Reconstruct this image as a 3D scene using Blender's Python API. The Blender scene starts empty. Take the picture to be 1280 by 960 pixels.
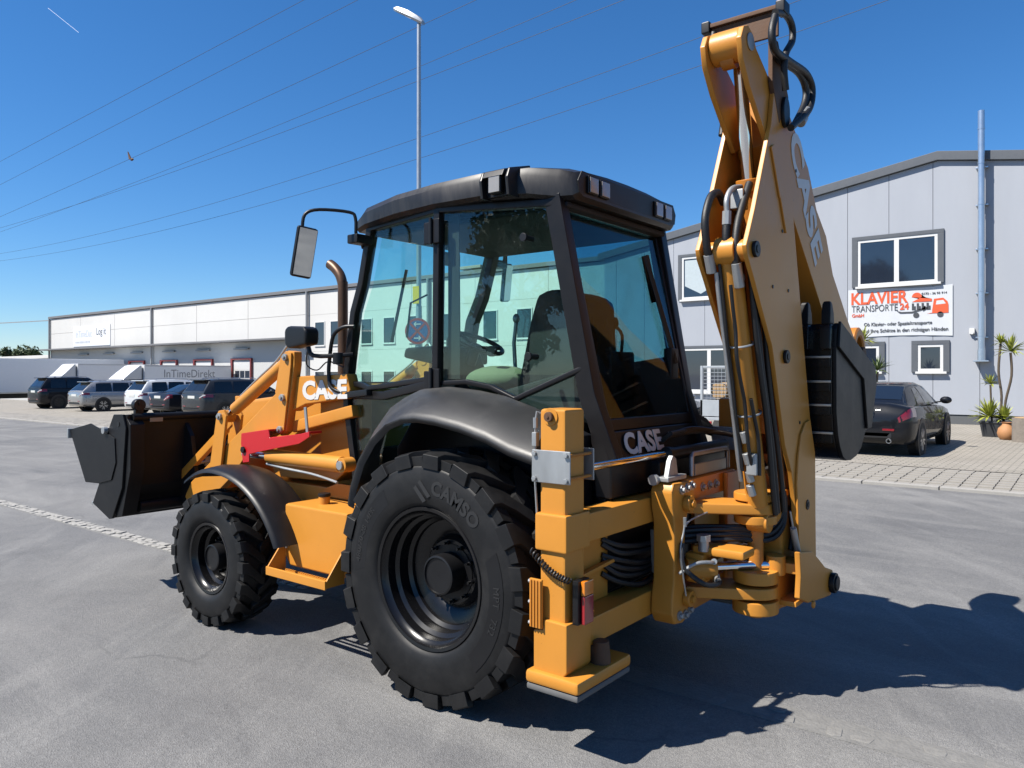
import bpy, bmesh, math, random
from math import sin, cos, pi, radians as rad
from mathutils import Vector, Matrix
random.seed(7)
SC = bpy.context.scene
COL = SC.collection

# ------------------------------------------------------------------ camera
cam = bpy.data.cameras.new('camera')
cam_o = bpy.data.objects.new('camera', cam)
COL.objects.link(cam_o)
cam.sensor_width = 36.0
cam.lens = 27.0
cam.shift_y = -12.0 / 1280.0
cam.clip_start = 0.05
cam.clip_end = 20000
AH = rad(38.0)
view = Vector((sin(AH), -cos(AH), 0))
cam_o.location = (-2.985, 4.153, 1.83)
cam_o.rotation_euler = view.to_track_quat('-Z', 'Y').to_euler()
SC.camera = cam_o

# ------------------------------------------------------------------ light
SUN_EL = rad(53.0)
sun_h = Vector((0.543, 0.840, 0)).normalized()
sun_dir = Vector((sun_h.x * cos(SUN_EL), sun_h.y * cos(SUN_EL), sin(SUN_EL)))
wd = bpy.data.worlds.new('World')
SC.world = wd
wd.use_nodes = True
wn = wd.node_tree
bg = wn.nodes['Background']
sky = wn.nodes.new('ShaderNodeTexSky')
sky.sky_type = 'NISHITA'
sky.sun_disc = False
sky.sun_elevation = SUN_EL
sky.sun_rotation = math.atan2(sun_h.x, sun_h.y)
sky.altitude = 0
sky.air_density = 1.0
sky.dust_density = 0.0
sky.ozone_density = 10.0
hs = wn.nodes.new('ShaderNodeHueSaturation')
hs.inputs['Saturation'].default_value = 1.14
wn.links.new(sky.outputs['Color'], hs.inputs['Color'])
wn.links.new(hs.outputs['Color'], bg.inputs['Color'])
bg.inputs['Strength'].default_value = 0.073
sl = bpy.data.lights.new('sun', 'SUN')
sl.energy = 5.0
sl.angle = rad(0.53)
sl.color = (1.0, 0.95, 0.87)
so = bpy.data.objects.new('sun', sl)
COL.objects.link(so)
so.rotation_euler = (-sun_dir).to_track_quat('-Z', 'Y').to_euler()
SC.view_settings.view_transform = 'Standard'
SC.view_settings.look = 'None'
SC.view_settings.exposure = 0.98
SC.view_settings.gamma = 1.0
SC.view_settings.use_curve_mapping = False
SC.cycles.max_bounces = 10
SC.cycles.transparent_max_bounces = 24
SC.cycles.glossy_bounces = 4
SC.cycles.transmission_bounces = 6
SC.cycles.caustics_reflective = False
SC.cycles.caustics_refractive = False

# ------------------------------------------------------------------ materials
MT = {}
ALB = 0.80
def mat(name, col, rough=0.5, metal=0.0, var=0.08, scale=6.0, bump=0.0, bscale=60.0, coat=0.0, dust=0.0, dustcol=(0.35, 0.32, 0.28), stretch=None, spec=0.5, coatr=0.12, chips=0.0):
    if metal < 0.5:
        col = [c * ALB for c in col]; dustcol = [c * ALB for c in dustcol]
    m = bpy.data.materials.new(name)
    m.use_nodes = True
    nt = m.node_tree
    b = nt.nodes['Principled BSDF']
    N = nt.nodes.new
    L = nt.links.new
    tc = N('ShaderNodeTexCoord')
    src = tc.outputs['Object']
    if stretch:
        mp = N('ShaderNodeMapping')
        mp.inputs['Scale'].default_value = stretch
        L(src, mp.inputs['Vector'])
        src = mp.outputs['Vector']
    nz = N('ShaderNodeTexNoise')
    nz.inputs['Scale'].default_value = scale
    nz.inputs['Detail'].default_value = 6
    nz.inputs['Roughness'].default_value = 0.65
    L(src, nz.inputs['Vector'])
    mx = N('ShaderNodeMix')
    mx.data_type = 'RGBA'
    mx.inputs['A'].default_value = [max(0, c * (1 - var)) for c in col] + [1]
    mx.inputs['B'].default_value = [min(1, c * (1 + var)) for c in col] + [1]
    L(nz.outputs['Fac'], mx.inputs['Factor'])
    out = mx.outputs['Result']
    if dust > 0:
        n2 = N('ShaderNodeTexNoise')
        n2.inputs['Scale'].default_value = scale * 0.45
        n2.inputs['Detail'].default_value = 8
        n2.inputs['Roughness'].default_value = 0.7
        L(src, n2.inputs['Vector'])
        rp = N('ShaderNodeValToRGB')
        rp.color_ramp.elements[0].position = 0.45
        rp.color_ramp.elements[1].position = 0.75
        rp.color_ramp.elements[1].color = (dust, dust, dust, 1)
        L(n2.outputs['Fac'], rp.inputs['Fac'])
        m2 = N('ShaderNodeMix')
        m2.data_type = 'RGBA'
        L(rp.outputs['Color'], m2.inputs['Factor'])
        L(out, m2.inputs['A'])
        m2.inputs['B'].default_value = list(dustcol) + [1]
        out = m2.outputs['Result']
    if chips > 0:
        n4 = N('ShaderNodeTexNoise'); n4.inputs['Scale'].default_value = 23; n4.inputs['Detail'].default_value = 9; n4.inputs['Roughness'].default_value = 0.75
        L(src, n4.inputs['Vector'])
        r4 = N('ShaderNodeValToRGB'); r4.color_ramp.elements[0].position = 0.64; r4.color_ramp.elements[1].position = 0.70
        r4.color_ramp.elements[1].color = (chips, chips, chips, 1)
        L(n4.outputs['Fac'], r4.inputs['Fac'])
        m4 = N('ShaderNodeMix'); m4.data_type = 'RGBA'
        L(r4.outputs['Color'], m4.inputs['Factor']); L(out, m4.inputs['A'])
        m4.inputs['B'].default_value = (0.10, 0.055, 0.025, 1)
        out = m4.outputs['Result']
    L(out, b.inputs['Base Color'])
    mr = N('ShaderNodeMapRange')
    mr.inputs['To Min'].default_value = max(0.02, rough * 0.8)
    mr.inputs['To Max'].default_value = min(1, rough * 1.25)
    L(nz.outputs['Fac'], mr.inputs['Value'])
    L(mr.outputs['Result'], b.inputs['Roughness'])
    b.inputs['Metallic'].default_value = metal
    b.inputs['Specular IOR Level'].default_value = spec
    b.inputs['Coat Weight'].default_value = coat
    b.inputs['Coat Roughness'].default_value = coatr
    if bump > 0:
        n3 = N('ShaderNodeTexNoise')
        n3.inputs['Scale'].default_value = bscale
        n3.inputs['Detail'].default_value = 4
        L(src, n3.inputs['Vector'])
        bp = N('ShaderNodeBump')
        bp.inputs['Strength'].default_value = bump
        bp.inputs['Distance'].default_value = 0.01
        L(n3.outputs['Fac'], bp.inputs['Height'])
        L(bp.outputs['Normal'], b.inputs['Normal'])
    MT[name] = m
    return m

def glass(name, tint, refl=1.0, rough=0.0):
    m = bpy.data.materials.new(name)
    m.use_nodes = True
    nt = m.node_tree
    nt.nodes.remove(nt.nodes['Principled BSDF'])
    N = nt.nodes.new
    L = nt.links.new
    tr = N('ShaderNodeBsdfTransparent')
    tr.inputs['Color'].default_value = list(tint) + [1]
    gl = N('ShaderNodeBsdfGlossy')
    gl.inputs['Roughness'].default_value = rough
    ge = N('ShaderNodeNewGeometry')
    dt = N('ShaderNodeVectorMath'); dt.operation = 'DOT_PRODUCT'
    L(ge.outputs['Normal'], dt.inputs[0]); L(ge.outputs['Incoming'], dt.inputs[1])
    def mth(op, x, y, clamp=False):
        q = N('ShaderNodeMath'); q.operation = op; q.use_clamp = clamp
        for i, k in enumerate((x, y)):
            if k is None: continue
            if isinstance(k, (int, float)): q.inputs[i].default_value = k
            else: L(k, q.inputs[i])
        return q.outputs[0]
    ac = mth('ABSOLUTE', dt.outputs['Value'], None)
    f5 = mth('POWER', mth('SUBTRACT', 1.0, ac, True), 5.0)
    fr_out = mth('MULTIPLY', mth('ADD', mth('MULTIPLY', f5, 0.96), 0.04), refl, True)
    mx = N('ShaderNodeMixShader')
    L(fr_out, mx.inputs['Fac'])
    L(tr.outputs[0], mx.inputs[1])
    L(gl.outputs[0], mx.inputs[2])
    tc = N('ShaderNodeTexCoord')
    nz = N('ShaderNodeTexNoise'); nz.inputs['Scale'].default_value = 3.5; nz.inputs['Detail'].default_value = 9; nz.inputs['Roughness'].default_value = 0.7; nz.inputs['Distortion'].default_value = 0.8
    L(tc.outputs['Object'], nz.inputs['Vector'])
    rp = N('ShaderNodeMapRange'); rp.inputs['From Min'].default_value = 0.42; rp.inputs['From Max'].default_value = 0.75; rp.inputs['To Min'].default_value = 0.002; rp.inputs['To Max'].default_value = 0.022
    L(nz.outputs['Fac'], rp.inputs['Value'])
    df = N('ShaderNodeBsdfDiffuse'); df.inputs['Color'].default_value = (0.30, 0.29, 0.27, 1)
    m2 = N('ShaderNodeMixShader'); L(rp.outputs['Result'], m2.inputs['Fac']); L(mx.outputs[0], m2.inputs[1]); L(df.outputs[0], m2.inputs[2])
    L(m2.outputs[0], nt.nodes['Material Output'].inputs['Surface'])
    MT[name] = m
    return m

mat('orange', (0.60, 0.250, 0.034), 0.42, var=0.09, scale=3, spec=0.35, coat=0.08, bump=0.03, bscale=90, dust=0.22, dustcol=(0.38, 0.17, 0.04), chips=0.55)
mat('orange_worn', (0.52, 0.19, 0.02), 0.45, var=0.14, scale=5, bump=0.08, bscale=70, dust=0.35, dustcol=(0.25, 0.12, 0.05), chips=0.8)
mat('red', (0.50, 0.006, 0.010), 0.4, var=0.08, coat=0.15)
mat('black_paint', (0.006, 0.006, 0.007), 0.26, var=0.3, dust=0.15, dustcol=(0.035, 0.032, 0.03), spec=0.4)
mat('black_bucket', (0.0065, 0.0065, 0.0075), 0.48, var=0.25, scale=4, dust=0.25, dustcol=(0.034, 0.032, 0.03), bump=0.05, spec=0.25)
mat('black_satin', (0.006, 0.006, 0.007), 0.42, var=0.25, dust=0.12, dustcol=(0.03, 0.03, 0.03), spec=0.35)
mat('cab_black', (0.008, 0.007, 0.0075), 0.36, var=0.25, scale=8, dust=0.2, dustcol=(0.032, 0.026, 0.024), spec=0.3)
mat('fender_plastic', (0.018, 0.0175, 0.018), 0.46, var=0.3, scale=5, dust=0.55, dustcol=(0.115, 0.112, 0.108), bump=0.04, bscale=120)
mat('roof_plastic', (0.013, 0.012, 0.0125), 0.40, var=0.25, scale=5, dust=0.4, dustcol=(0.075, 0.068, 0.062), stretch=(6, 1, 1), spec=0.4)
mat('rubber', (0.0060, 0.0060, 0.0065), 0.55, var=0.3, scale=12, dust=0.55, dustcol=(0.026, 0.025, 0.024), bump=0.05, bscale=140, spec=0.30)
mat('rubber_letter', (0.0115, 0.0115, 0.012), 0.6, var=0.1)
mat('hose', (0.008, 0.008, 0.009), 0.5, var=0.3, bump=0.15, bscale=400)
mat('steel', (0.55, 0.55, 0.55), 0.32, metal=1.0, var=0.15)
mat('zinc', (0.36, 0.37, 0.37), 0.50, metal=0.75, var=0.25, scale=9, dust=0.4, dustcol=(0.20, 0.19, 0.18), stretch=(1, 1, 0.25))
mat('chrome', (0.75, 0.75, 0.76), 0.10, metal=1.0, var=0.05)
mat('rust', (0.11, 0.055, 0.028), 0.7, var=0.4, scale=14, metal=0.2, bump=0.1)
mat('exhaust_rust', (0.085, 0.045, 0.024), 0.42, var=0.4, scale=10, metal=0.5)
mat('white_letter', (0.66, 0.65, 0.63), 0.5, var=0.03, dust=0.12)
mat('lamp_lens', (0.30, 0.28, 0.25), 0.18, var=0.1, coat=1.0, scale=30)
mat('lamp_amber', (0.75, 0.22, 0.01), 0.2, var=0.1, coat=1.0)
mat('lamp_red', (0.33, 0.006, 0.012), 0.2, var=0.1, coat=1.0)
mat('seat', (0.014, 0.014, 0.015), 0.85, var=0.2, bump=0.1)
mat('khaki', (0.16, 0.17, 0.10), 0.9, var=0.25, scale=20, bump=0.3, bscale=90)
mat('mirror', (0.6, 0.62, 0.62), 0.03, metal=1.0, var=0.0)
mat('sticker', (0.34, 0.25, 0.16), 0.6, var=0.1)
glass('glass_side', (0.84, 0.972, 0.94), 1.0)
glass('glass_rear', (0.34, 0.55, 0.61), 1.0)
glass('glass_car', (0.22, 0.25, 0.25), 1.2)

# ------------------------------------------------------------------ mesh building
class G:
    """collects shapes and links them as one mesh object"""
    def __init__(self):
        self.v = []; self.f = []; self.bev = False
    def _take(self, bm, bev=0.0, seg=2, mp=None):
        if bev > 0:
            self.bev = True
            bmesh.ops.recalc_face_normals(bm, faces=bm.faces)
            es = [e for e in bm.edges if len(e.link_faces) == 2 and e.calc_face_angle(0) > 0.45]
            if es:
                bmesh.ops.bevel(bm, geom=es, offset=bev, offset_type='OFFSET', segments=seg, affect='EDGES', profile=0.5, clamp_overlap=True)
        n = len(self.v)
        bm.verts.ensure_lookup_table()
        bm.verts.index_update()
        for v in bm.verts:
            c = v.co
            self.v.append(tuple(mp(c)) if mp else (c.x, c.y, c.z))
        for f in bm.faces:
            self.f.append([n + q.index for q in f.verts])
        bm.free()
        return self
    def raw(self, verts, faces):
        n = len(self.v)
        self.v += [tuple(p) for p in verts]
        self.f += [[n + i for i in f] for f in faces]
        return self
    def box(self, x0, x1, y0, y1, z0, z1, bev=0.0, mp=None):
        bm = bmesh.new()
        P = [bm.verts.new(p) for p in ((x0, y0, z0), (x1, y0, z0), (x1, y1, z0), (x0, y1, z0), (x0, y0, z1), (x1, y0, z1), (x1, y1, z1), (x0, y1, z1))]
        for q in ((3, 2, 1, 0), (4, 5, 6, 7), (0, 1, 5, 4), (1, 2, 6, 5), (2, 3, 7, 6), (3, 0, 4, 7)):
            bm.faces.new([P[i] for i in q])
        return self._take(bm, bev, mp=mp)
    def prism(self, pts, axis, lo, hi, bev=0.0, mp=None):
        def p3(a, b, t):
            return {'x': (t, a, b), 'y': (a, t, b), 'z': (a, b, t)}[axis]
        bm = bmesh.new()
        A = [bm.verts.new(p3(a, b, lo)) for a, b in pts]
        B = [bm.verts.new(p3(a, b, hi)) for a, b in pts]
        n = len(pts)
        bm.faces.new(A); bm.faces.new(B[::-1])
        for i in range(n):
            bm.faces.new((A[i], B[i], B[(i + 1) % n], A[(i + 1) % n]))
        bmesh.ops.recalc_face_normals(bm, faces=bm.faces)
        return self._take(bm, bev, mp=mp)
    def loft(self, rings, cap=True, bev=0.0, closed=True):
        bm = bmesh.new()
        R = [[bm.verts.new(p) for p in r] for r in rings]
        n = len(rings[0])
        for a, b in zip(R[:-1], R[1:]):
            for i in range(n if closed else n - 1):
                j = (i + 1) % n
                bm.faces.new((a[i], a[j], b[j], b[i]))
        if cap:
            bm.faces.new(R[0][::-1]); bm.faces.new(R[-1])
        bmesh.ops.recalc_face_normals(bm, faces=bm.faces)
        return self._take(bm, bev)
    def cyl(self, p, q, r, r2=None, seg=20, bev=0.0):
        p = Vector(p); q = Vector(q)
        r2 = r if r2 is None else r2
        d = (q - p).normalized()
        u = d.orthogonal().normalized(); w = d.cross(u)
        rings = [[tuple(c + (u * cos(t) + w * sin(t)) * rr) for t in [2 * pi * i / seg for i in range(seg)]] for c, rr in ((p, r), (q, r2))]
        return self.loft(rings, bev=bev)
    def tube(self, path, r, seg=10, smooth=0, flat=None):
        P = [Vector(p) for p in path]
        if smooth:
            Q = []
            for i in range(len(P) - 1):
                a = P[max(i - 1, 0)]; b = P[i]; c = P[i + 1]; d = P[min(i + 2, len(P) - 1)]
                for k in range(smooth):
                    t = k / smooth
                    Q.append(0.5 * ((2 * b) + (c - a) * t + (2 * a - 5 * b + 4 * c - d) * t * t + (3 * b - a - 3 * c + d) * t ** 3))
            Q.append(P[-1]); P = Q
        rings = []
        u = None
        for i, p in enumerate(P):
            d = (P[min(i + 1, len(P) - 1)] - P[max(i - 1, 0)]).normalized()
            if u is None:
                u = d.orthogonal().normalized()
            u = (u - d * u.dot(d)).normalized()
            w = d.cross(u)
            rings.append([tuple(p + (u * cos(t) + w * sin(t)) * r) for t in [2 * pi * k / seg for k in range(seg)]])
        return self.loft(rings)
    def bar(self, p, q, w, h, up=(0, 0, 1), bev=0.004):
        p = Vector(p); q = Vector(q); d = (q - p).normalized()
        s = d.cross(Vector(up)).normalized(); t = s.cross(d)
        rings = [[tuple(c + s * a * w / 2 + t * b * h / 2) for a, b in ((-1, -1), (1, -1), (1, 1), (-1, 1))] for c in (p, q)]
        return self.loft(rings, bev=bev)
    def lathe(self, prof, c, axis, seg=48, cap=False):
        c = Vector(c); d = Vector(axis).normalized()
        u = d.orthogonal().normalized()
        if abs(d.y) > 0.9: u = Vector((1, 0, 0))
        w = d.cross(u)
        rings = [[tuple(c + d * a + (u * cos(t) + w * sin(t)) * r) for t in [2 * pi * i / seg for i in range(seg)]] for r, a in prof]
        return self.loft(rings, cap=cap)
    def ell(self, c, r, seg=20, rows=12):
        rings = []
        for i in range(1, rows):
            t = pi * i / rows
            rings.append([(c[0] + r[0] * sin(t) * cos(s), c[1] + r[1] * sin(t) * sin(s), c[2] + r[2] * cos(t)) for s in [2 * pi * k / seg for k in range(seg)]])
        return self.loft(rings)
    def make(self, name, m, parent=None, smooth=40, loc=None):
        me = bpy.data.meshes.new(name)
        me.from_pydata(self.v, [], self.f)
        me.update()
        if smooth:
            me.polygons.foreach_set('use_smooth', [True] * len(me.polygons))
            me.set_sharp_from_angle(angle=rad(smooth))
        me.materials.append(MT[m] if isinstance(m, str) else m)
        o = bpy.data.objects.new(name, me)
        COL.objects.link(o)
        if smooth and self.bev:
            wm = o.modifiers.new('wn', 'WEIGHTED_NORMAL'); wm.keep_sharp = True; wm.weight = 50
        if parent: o.parent = parent
        if loc: o.location = loc
        return o

def tag(o, label, cat, group=None):
    o['label'] = label; o['category'] = cat
    if group: o['group'] = group
    return o
def empty(name, loc=(0, 0, 0), rz=0.0):
    o = bpy.data.objects.new(name, None)
    COL.objects.link(o)
    o.location = loc; o.rotation_euler = (0, 0, rz); o.empty_display_size = 0.2
    return o
def struct(o):
    o['kind'] = 'structure'
    return o
def copy_tree(o, parent=None):
    c = o.copy()
    COL.objects.link(c)
    c.parent = parent
    for ch in list(o.children): copy_tree(ch, c)
    return c

def text_geo(body, size, depth=0.004, bold=0.0, align='CENTER', xscale=1.0, spacing=1.0, shear=0.0):
    cu = bpy.data.curves.new('t', 'FONT')
    cu.body = body; cu.size = size; cu.extrude = depth / 2; cu.offset = bold
    cu.align_x = align; cu.align_y = 'CENTER'; cu.space_character = spacing; cu.shear = shear
    cu.resolution_u = 4
    ob = bpy.data.objects.new('t', cu)
    COL.objects.link(ob)
    dg = bpy.context.evaluated_depsgraph_get()
    me = bpy.data.meshes.new_from_object(ob.evaluated_get(dg))
    vs = [(v.co.x * xscale, v.co.y, v.co.z) for v in me.vertices]
    fs = [list(p.vertices) for p in me.polygons]
    bpy.data.objects.remove(ob); bpy.data.curves.remove(cu); bpy.data.meshes.remove(me)
    return vs, fs
def text(name, body, size, m, parent, org, ux, uy, depth=0.004, fn=None, fit=None, **k):
    """letters laid in the plane through org spanned by ux (reading direction) and uy (up)"""
    vs, fs = text_geo(body, size, depth, **k)
    if fit:
        x0 = min(v[0] for v in vs); x1 = max(v[0] for v in vs)
        vs = [((x - x0) * fit / (x1 - x0) if k.get('align') == 'LEFT' else (x - (x0 + x1) / 2) * fit / (x1 - x0), y, z) for x, y, z in vs]
    org = Vector(org); ux = Vector(ux).normalized(); uy = Vector(uy); uy = (uy - ux * uy.dot(ux)).normalized()
    n = ux.cross(uy)
    g = G()
    pts = [org + ux * x + uy * y + n * z for x, y, z in vs]
    if fn: pts = [fn(p) for p in pts]
    g.raw([tuple(p) for p in pts], fs)
    return g.make(name, m, parent, smooth=0)
def lerp(a, b, t): return a + (b - a) * t
def sstep(a, b, x):
    t = min(1, max(0, (x - a) / (b - a)))
    return t * t * (3 - 2 * t)

# ================================================================== SETTING
def gz(x, y):
    rise = 0.30 * sstep(2.0, 10.5, -y) * (1 - sstep(9, 24, x))
    dip = -1.3 * sstep(17, 22, -y) * sstep(15, 22, x)
    return rise + dip

def asphalt_mat():
    m = bpy.data.materials.new('asphalt'); m.use_nodes = True
    nt = m.node_tree; b = nt.nodes['Principled BSDF']; N = nt.nodes.new; L = nt.links.new
    tc = N('ShaderNodeTexCoord'); src = tc.outputs['Object']
    def noise(s, det=6, r=0.6, dist=0.0, vec=None):
        n = N('ShaderNodeTexNoise'); n.inputs['Scale'].default_value = s; n.inputs['Detail'].default_value = det
        n.inputs['Roughness'].default_value = r; n.inputs['Distortion'].default_value = dist
        L(vec or src, n.inputs['Vector']); return n.outputs['Fac']
    def ramp(f, p0, p1, c0, c1):
        r = N('ShaderNodeValToRGB'); e = r.color_ramp.elements
        e[0].position = p0; e[1].position = p1; e[0].color = (*c0, 1); e[1].color = (*c1, 1)
        L(f, r.inputs['Fac']); return r.outputs['Color']
    def mix(f, a, c, mode='MIX'):
        x = N('ShaderNodeMix'); x.data_type = 'RGBA'; x.blend_type = mode
        if isinstance(f, float): x.inputs['Factor'].default_value = f
        else: L(f, x.inputs['Factor'])
        L(a, x.inputs['A'])
        if isinstance(c, tuple): x.inputs['B'].default_value = (*c, 1)
        else: L(c, x.inputs['B'])
        return x.outputs['Result']
    base = ramp(noise(0.35, 7, 0.65, 0.6), 0.32, 0.68, (0.100, 0.101, 0.105), (0.170, 0.168, 0.165))
    mp = N('ShaderNodeMapping'); mp.inputs['Scale'].default_value = (0.16, 1.1, 1); mp.inputs['Rotation'].default_value = (0, 0, 0.12)
    L(src, mp.inputs['Vector'])
    streak = ramp(noise(0.9, 6, 0.6, 1.2, mp.outputs['Vector']), 0.50, 0.72, (0, 0, 0), (0.55, 0.55, 0.55))
    c = mix(streak, base, (0.215, 0.212, 0.205))
    dirt = ramp(noise(1.6, 8, 0.72, 0.4), 0.50, 0.74, (0, 0, 0), (0.38, 0.38, 0.38))
    c = mix(dirt, c, (0.085, 0.085, 0.086))
    # tyre arcs and sweeper streaks
    def arcs(cx, cy, kr, ka, p0, p1, amt, colr, c):
        sb = N('ShaderNodeVectorMath'); sb.operation = 'SUBTRACT'; sb.inputs[1].default_value = (cx, cy, 0); L(src, sb.inputs[0])
        ln = N('ShaderNodeVectorMath'); ln.operation = 'LENGTH'; L(sb.outputs[0], ln.inputs[0])
        sx = N('ShaderNodeSeparateXYZ'); L(sb.outputs[0], sx.inputs[0])
        at = N('ShaderNodeMath'); at.operation = 'ARCTAN2'; L(sx.outputs['Y'], at.inputs[0]); L(sx.outputs['X'], at.inputs[1])
        m1 = N('ShaderNodeMath'); m1.operation = 'MULTIPLY'; m1.inputs[1].default_value = kr; L(ln.outputs['Value'], m1.inputs[0])
        m2 = N('ShaderNodeMath'); m2.operation = 'MULTIPLY'; m2.inputs[1].default_value = ka; L(at.outputs[0], m2.inputs[0])
        cb = N('ShaderNodeCombineXYZ'); L(m1.outputs[0], cb.inputs['X']); L(m2.outputs[0], cb.inputs['Y'])
        f = ramp(noise(1.0, 7, 0.62, 0.15, cb.outputs[0]), p0, p1, (0, 0, 0), (amt,) * 3)
        return mix(f, c, colr)
    c = arcs(14.0, 9.0, 2.6, 5.0, 0.52, 0.72, 0.48, (0.225, 0.222, 0.216), c)
    c = arcs(-9.0, -16.0, 2.2, 6.0, 0.54, 0.70, 0.55, (0.085, 0.085, 0.088), c)
    c = arcs(6.0, 30.0, 1.7, 7.0, 0.56, 0.72, 0.32, (0.225, 0.222, 0.216), c)
    # fine aggregate
    v = N('ShaderNodeTexVoronoi'); v.inputs['Scale'].default_value = 170; L(src, v.inputs['Vector'])
    sp = ramp(v.outputs['Color'], 0.1, 0.95, (0.76, 0.76, 0.76), (1.24, 1.23, 1.21))
    c = mix(0.85, c, sp, 'MULTIPLY')
    gr = ramp(noise(38, 3, 0.8), 0.3, 0.75, (0.80, 0.80, 0.80), (1.18, 1.18, 1.18))
    c = mix(0.8, c, gr, 'MULTIPLY')
    # sparse light grit
    v2 = N('ShaderNodeTexVoronoi'); v2.inputs['Scale'].default_value = 26; L(src, v2.inputs['Vector'])
    g2 = ramp(v2.outputs['Distance'], 0.035, 0.06, (0.8, 0.8, 0.8), (0, 0, 0))
    keep = ramp(noise(3.3, 2, 0.5), 0.55, 0.60, (0, 0, 0), (1, 1, 1))
    k = mix(1.0, g2, keep, 'MULTIPLY')
    c = mix(k, c, (0.42, 0.40, 0.36))
    # dark hairline cracks
    v3 = N('ShaderNodeTexVoronoi'); v3.feature = 'DISTANCE_TO_EDGE'; v3.inputs['Scale'].default_value = 0.42
    nd = N('ShaderNodeTexNoise'); nd.inputs['Scale'].default_value = 2.2; nd.inputs['Detail'].default_value = 5
    L(src, nd.inputs['Vector'])
    va = N('ShaderNodeVectorMath'); va.operation = 'MULTIPLY_ADD'
    va.inputs[1].default_value = (0.5, 0.5, 0); L(nd.outputs['Color'], va.inputs[0]); L(src, va.inputs[2])
    L(va.outputs[0], v3.inputs['Vector'])
    cr = ramp(v3.outputs['Distance'], 0.002, 0.006, (0.45, 0.45, 0.45), (0, 0, 0))
    km = ramp(noise(0.5, 2), 0.52, 0.58, (0, 0, 0), (1, 1, 1))
    c = mix(mix(1.0, cr, km, 'MULTIPLY'), c, (0.055, 0.055, 0.057))
    L(c, b.inputs['Base Color'])
    b.inputs['Roughness'].default_value = 0.82
    b.inputs['Specular IOR Level'].default_value = 0.4
    bp = N('ShaderNodeBump'); bp.inputs['Strength'].default_value = 0.55; bp.inputs['Distance'].default_value = 0.006
    L(v.outputs['Distance'], bp.inputs['Height'])
    b2 = N('ShaderNodeBump'); b2.inputs['Strength'].default_value = 0.3; b2.inputs['Distance'].default_value = 0.02
    L(noise(9, 6, 0.7), b2.inputs['Height']); L(bp.outputs['Normal'], b2.inputs['Normal'])
    L(b2.outputs['Normal'], b.inputs['Normal'])
    MT['asphalt'] = m
asphalt_mat()

def brick_mat(name, c1, c2, mortar, bw, bh, ms=0.012, rough=0.85, vary=0.2):
    m = bpy.data.materials.new(name); m.use_nodes = True
    nt = m.node_tree; b = nt.nodes['Principled BSDF']; N = nt.nodes.new; L = nt.links.new
    tc = N('ShaderNodeTexCoord')
    br = N('ShaderNodeTexBrick')
    br.inputs['Scale'].default_value = 1.0; br.inputs['Brick Width'].default_value = bw; br.inputs['Row Height'].default_value = bh
    br.inputs['Mortar Size'].default_value = ms
    br.inputs['Color1'].default_value = (*c1, 1); br.inputs['Color2'].default_value = (*c2, 1); br.inputs['Mortar'].default_value = (*mortar, 1)
    L(tc.outputs['Object'], br.inputs['Vector'])
    nz = N('ShaderNodeTexNoise'); nz.inputs['Scale'].default_value = 0.8; nz.inputs['Detail'].default_value = 8
    L(tc.outputs['Object'], nz.inputs['Vector'])
    rp = N('ShaderNodeValToRGB'); rp.color_ramp.elements[0].color = (1 - vary,) * 3 + (1,); rp.color_ramp.elements[1].color = (1 + vary,) * 3 + (1,)
    L(nz.outputs['Fac'], rp.inputs['Fac'])
    mx = N('ShaderNodeMix'); mx.data_type = 'RGBA'; mx.blend_type = 'MULTIPLY'; mx.inputs['Factor'].default_value = 1
    L(br.outputs['Color'], mx.inputs['A']); L(rp.outputs['Color'], mx.inputs['B'])
    L(mx.outputs['Result'], b.inputs['Base Color'])
    b.inputs['Roughness'].default_value = rough
    bp = N('ShaderNodeBump'); bp.inputs['Strength'].default_value = 0.6; bp.inputs['Distance'].default_value = 0.01; bp.invert = True
    L(br.outputs['Fac'], bp.inputs['Height']); L(bp.outputs['Normal'], b.inputs['Normal'])
    MT[name] = m
brick_mat('paving', (0.235, 0.215, 0.18), (0.28, 0.255, 0.22), (0.12, 0.112, 0.096), 0.21, 0.105)
mat('paver', (0.29, 0.27, 0.238), 0.85, var=0.22, scale=14, bump=0.3, bscale=90, dust=0.3, dustcol=(0.28, 0.26, 0.23))
mat('joint_sand', (0.13, 0.118, 0.10), 0.95, var=0.35, scale=30, bump=0.3)
mat('kerb', (0.33, 0.315, 0.29), 0.85, var=0.18, scale=9, bump=0.3, bscale=80, dust=0.3, dustcol=(0.25, 0.24, 0.22))
mat('cobble', (0.33, 0.318, 0.295), 0.85, var=0.35, scale=18, bump=0.5, bscale=60, dust=0.4, dustcol=(0.24, 0.235, 0.23))
mat('cobble_worn', (0.205, 0.20, 0.19), 0.9, var=0.45, scale=22, bump=0.7, bscale=50, dust=0.6, dustcol=(0.17, 0.168, 0.165))
mat('gutter_fill', (0.185, 0.182, 0.175), 0.95, var=0.4, scale=16, bump=0.6, bscale=60, dust=0.5, dustcol=(0.14, 0.138, 0.135))
mat('earth', (0.22, 0.20, 0.16), 0.95, var=0.3, scale=0.5)

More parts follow.
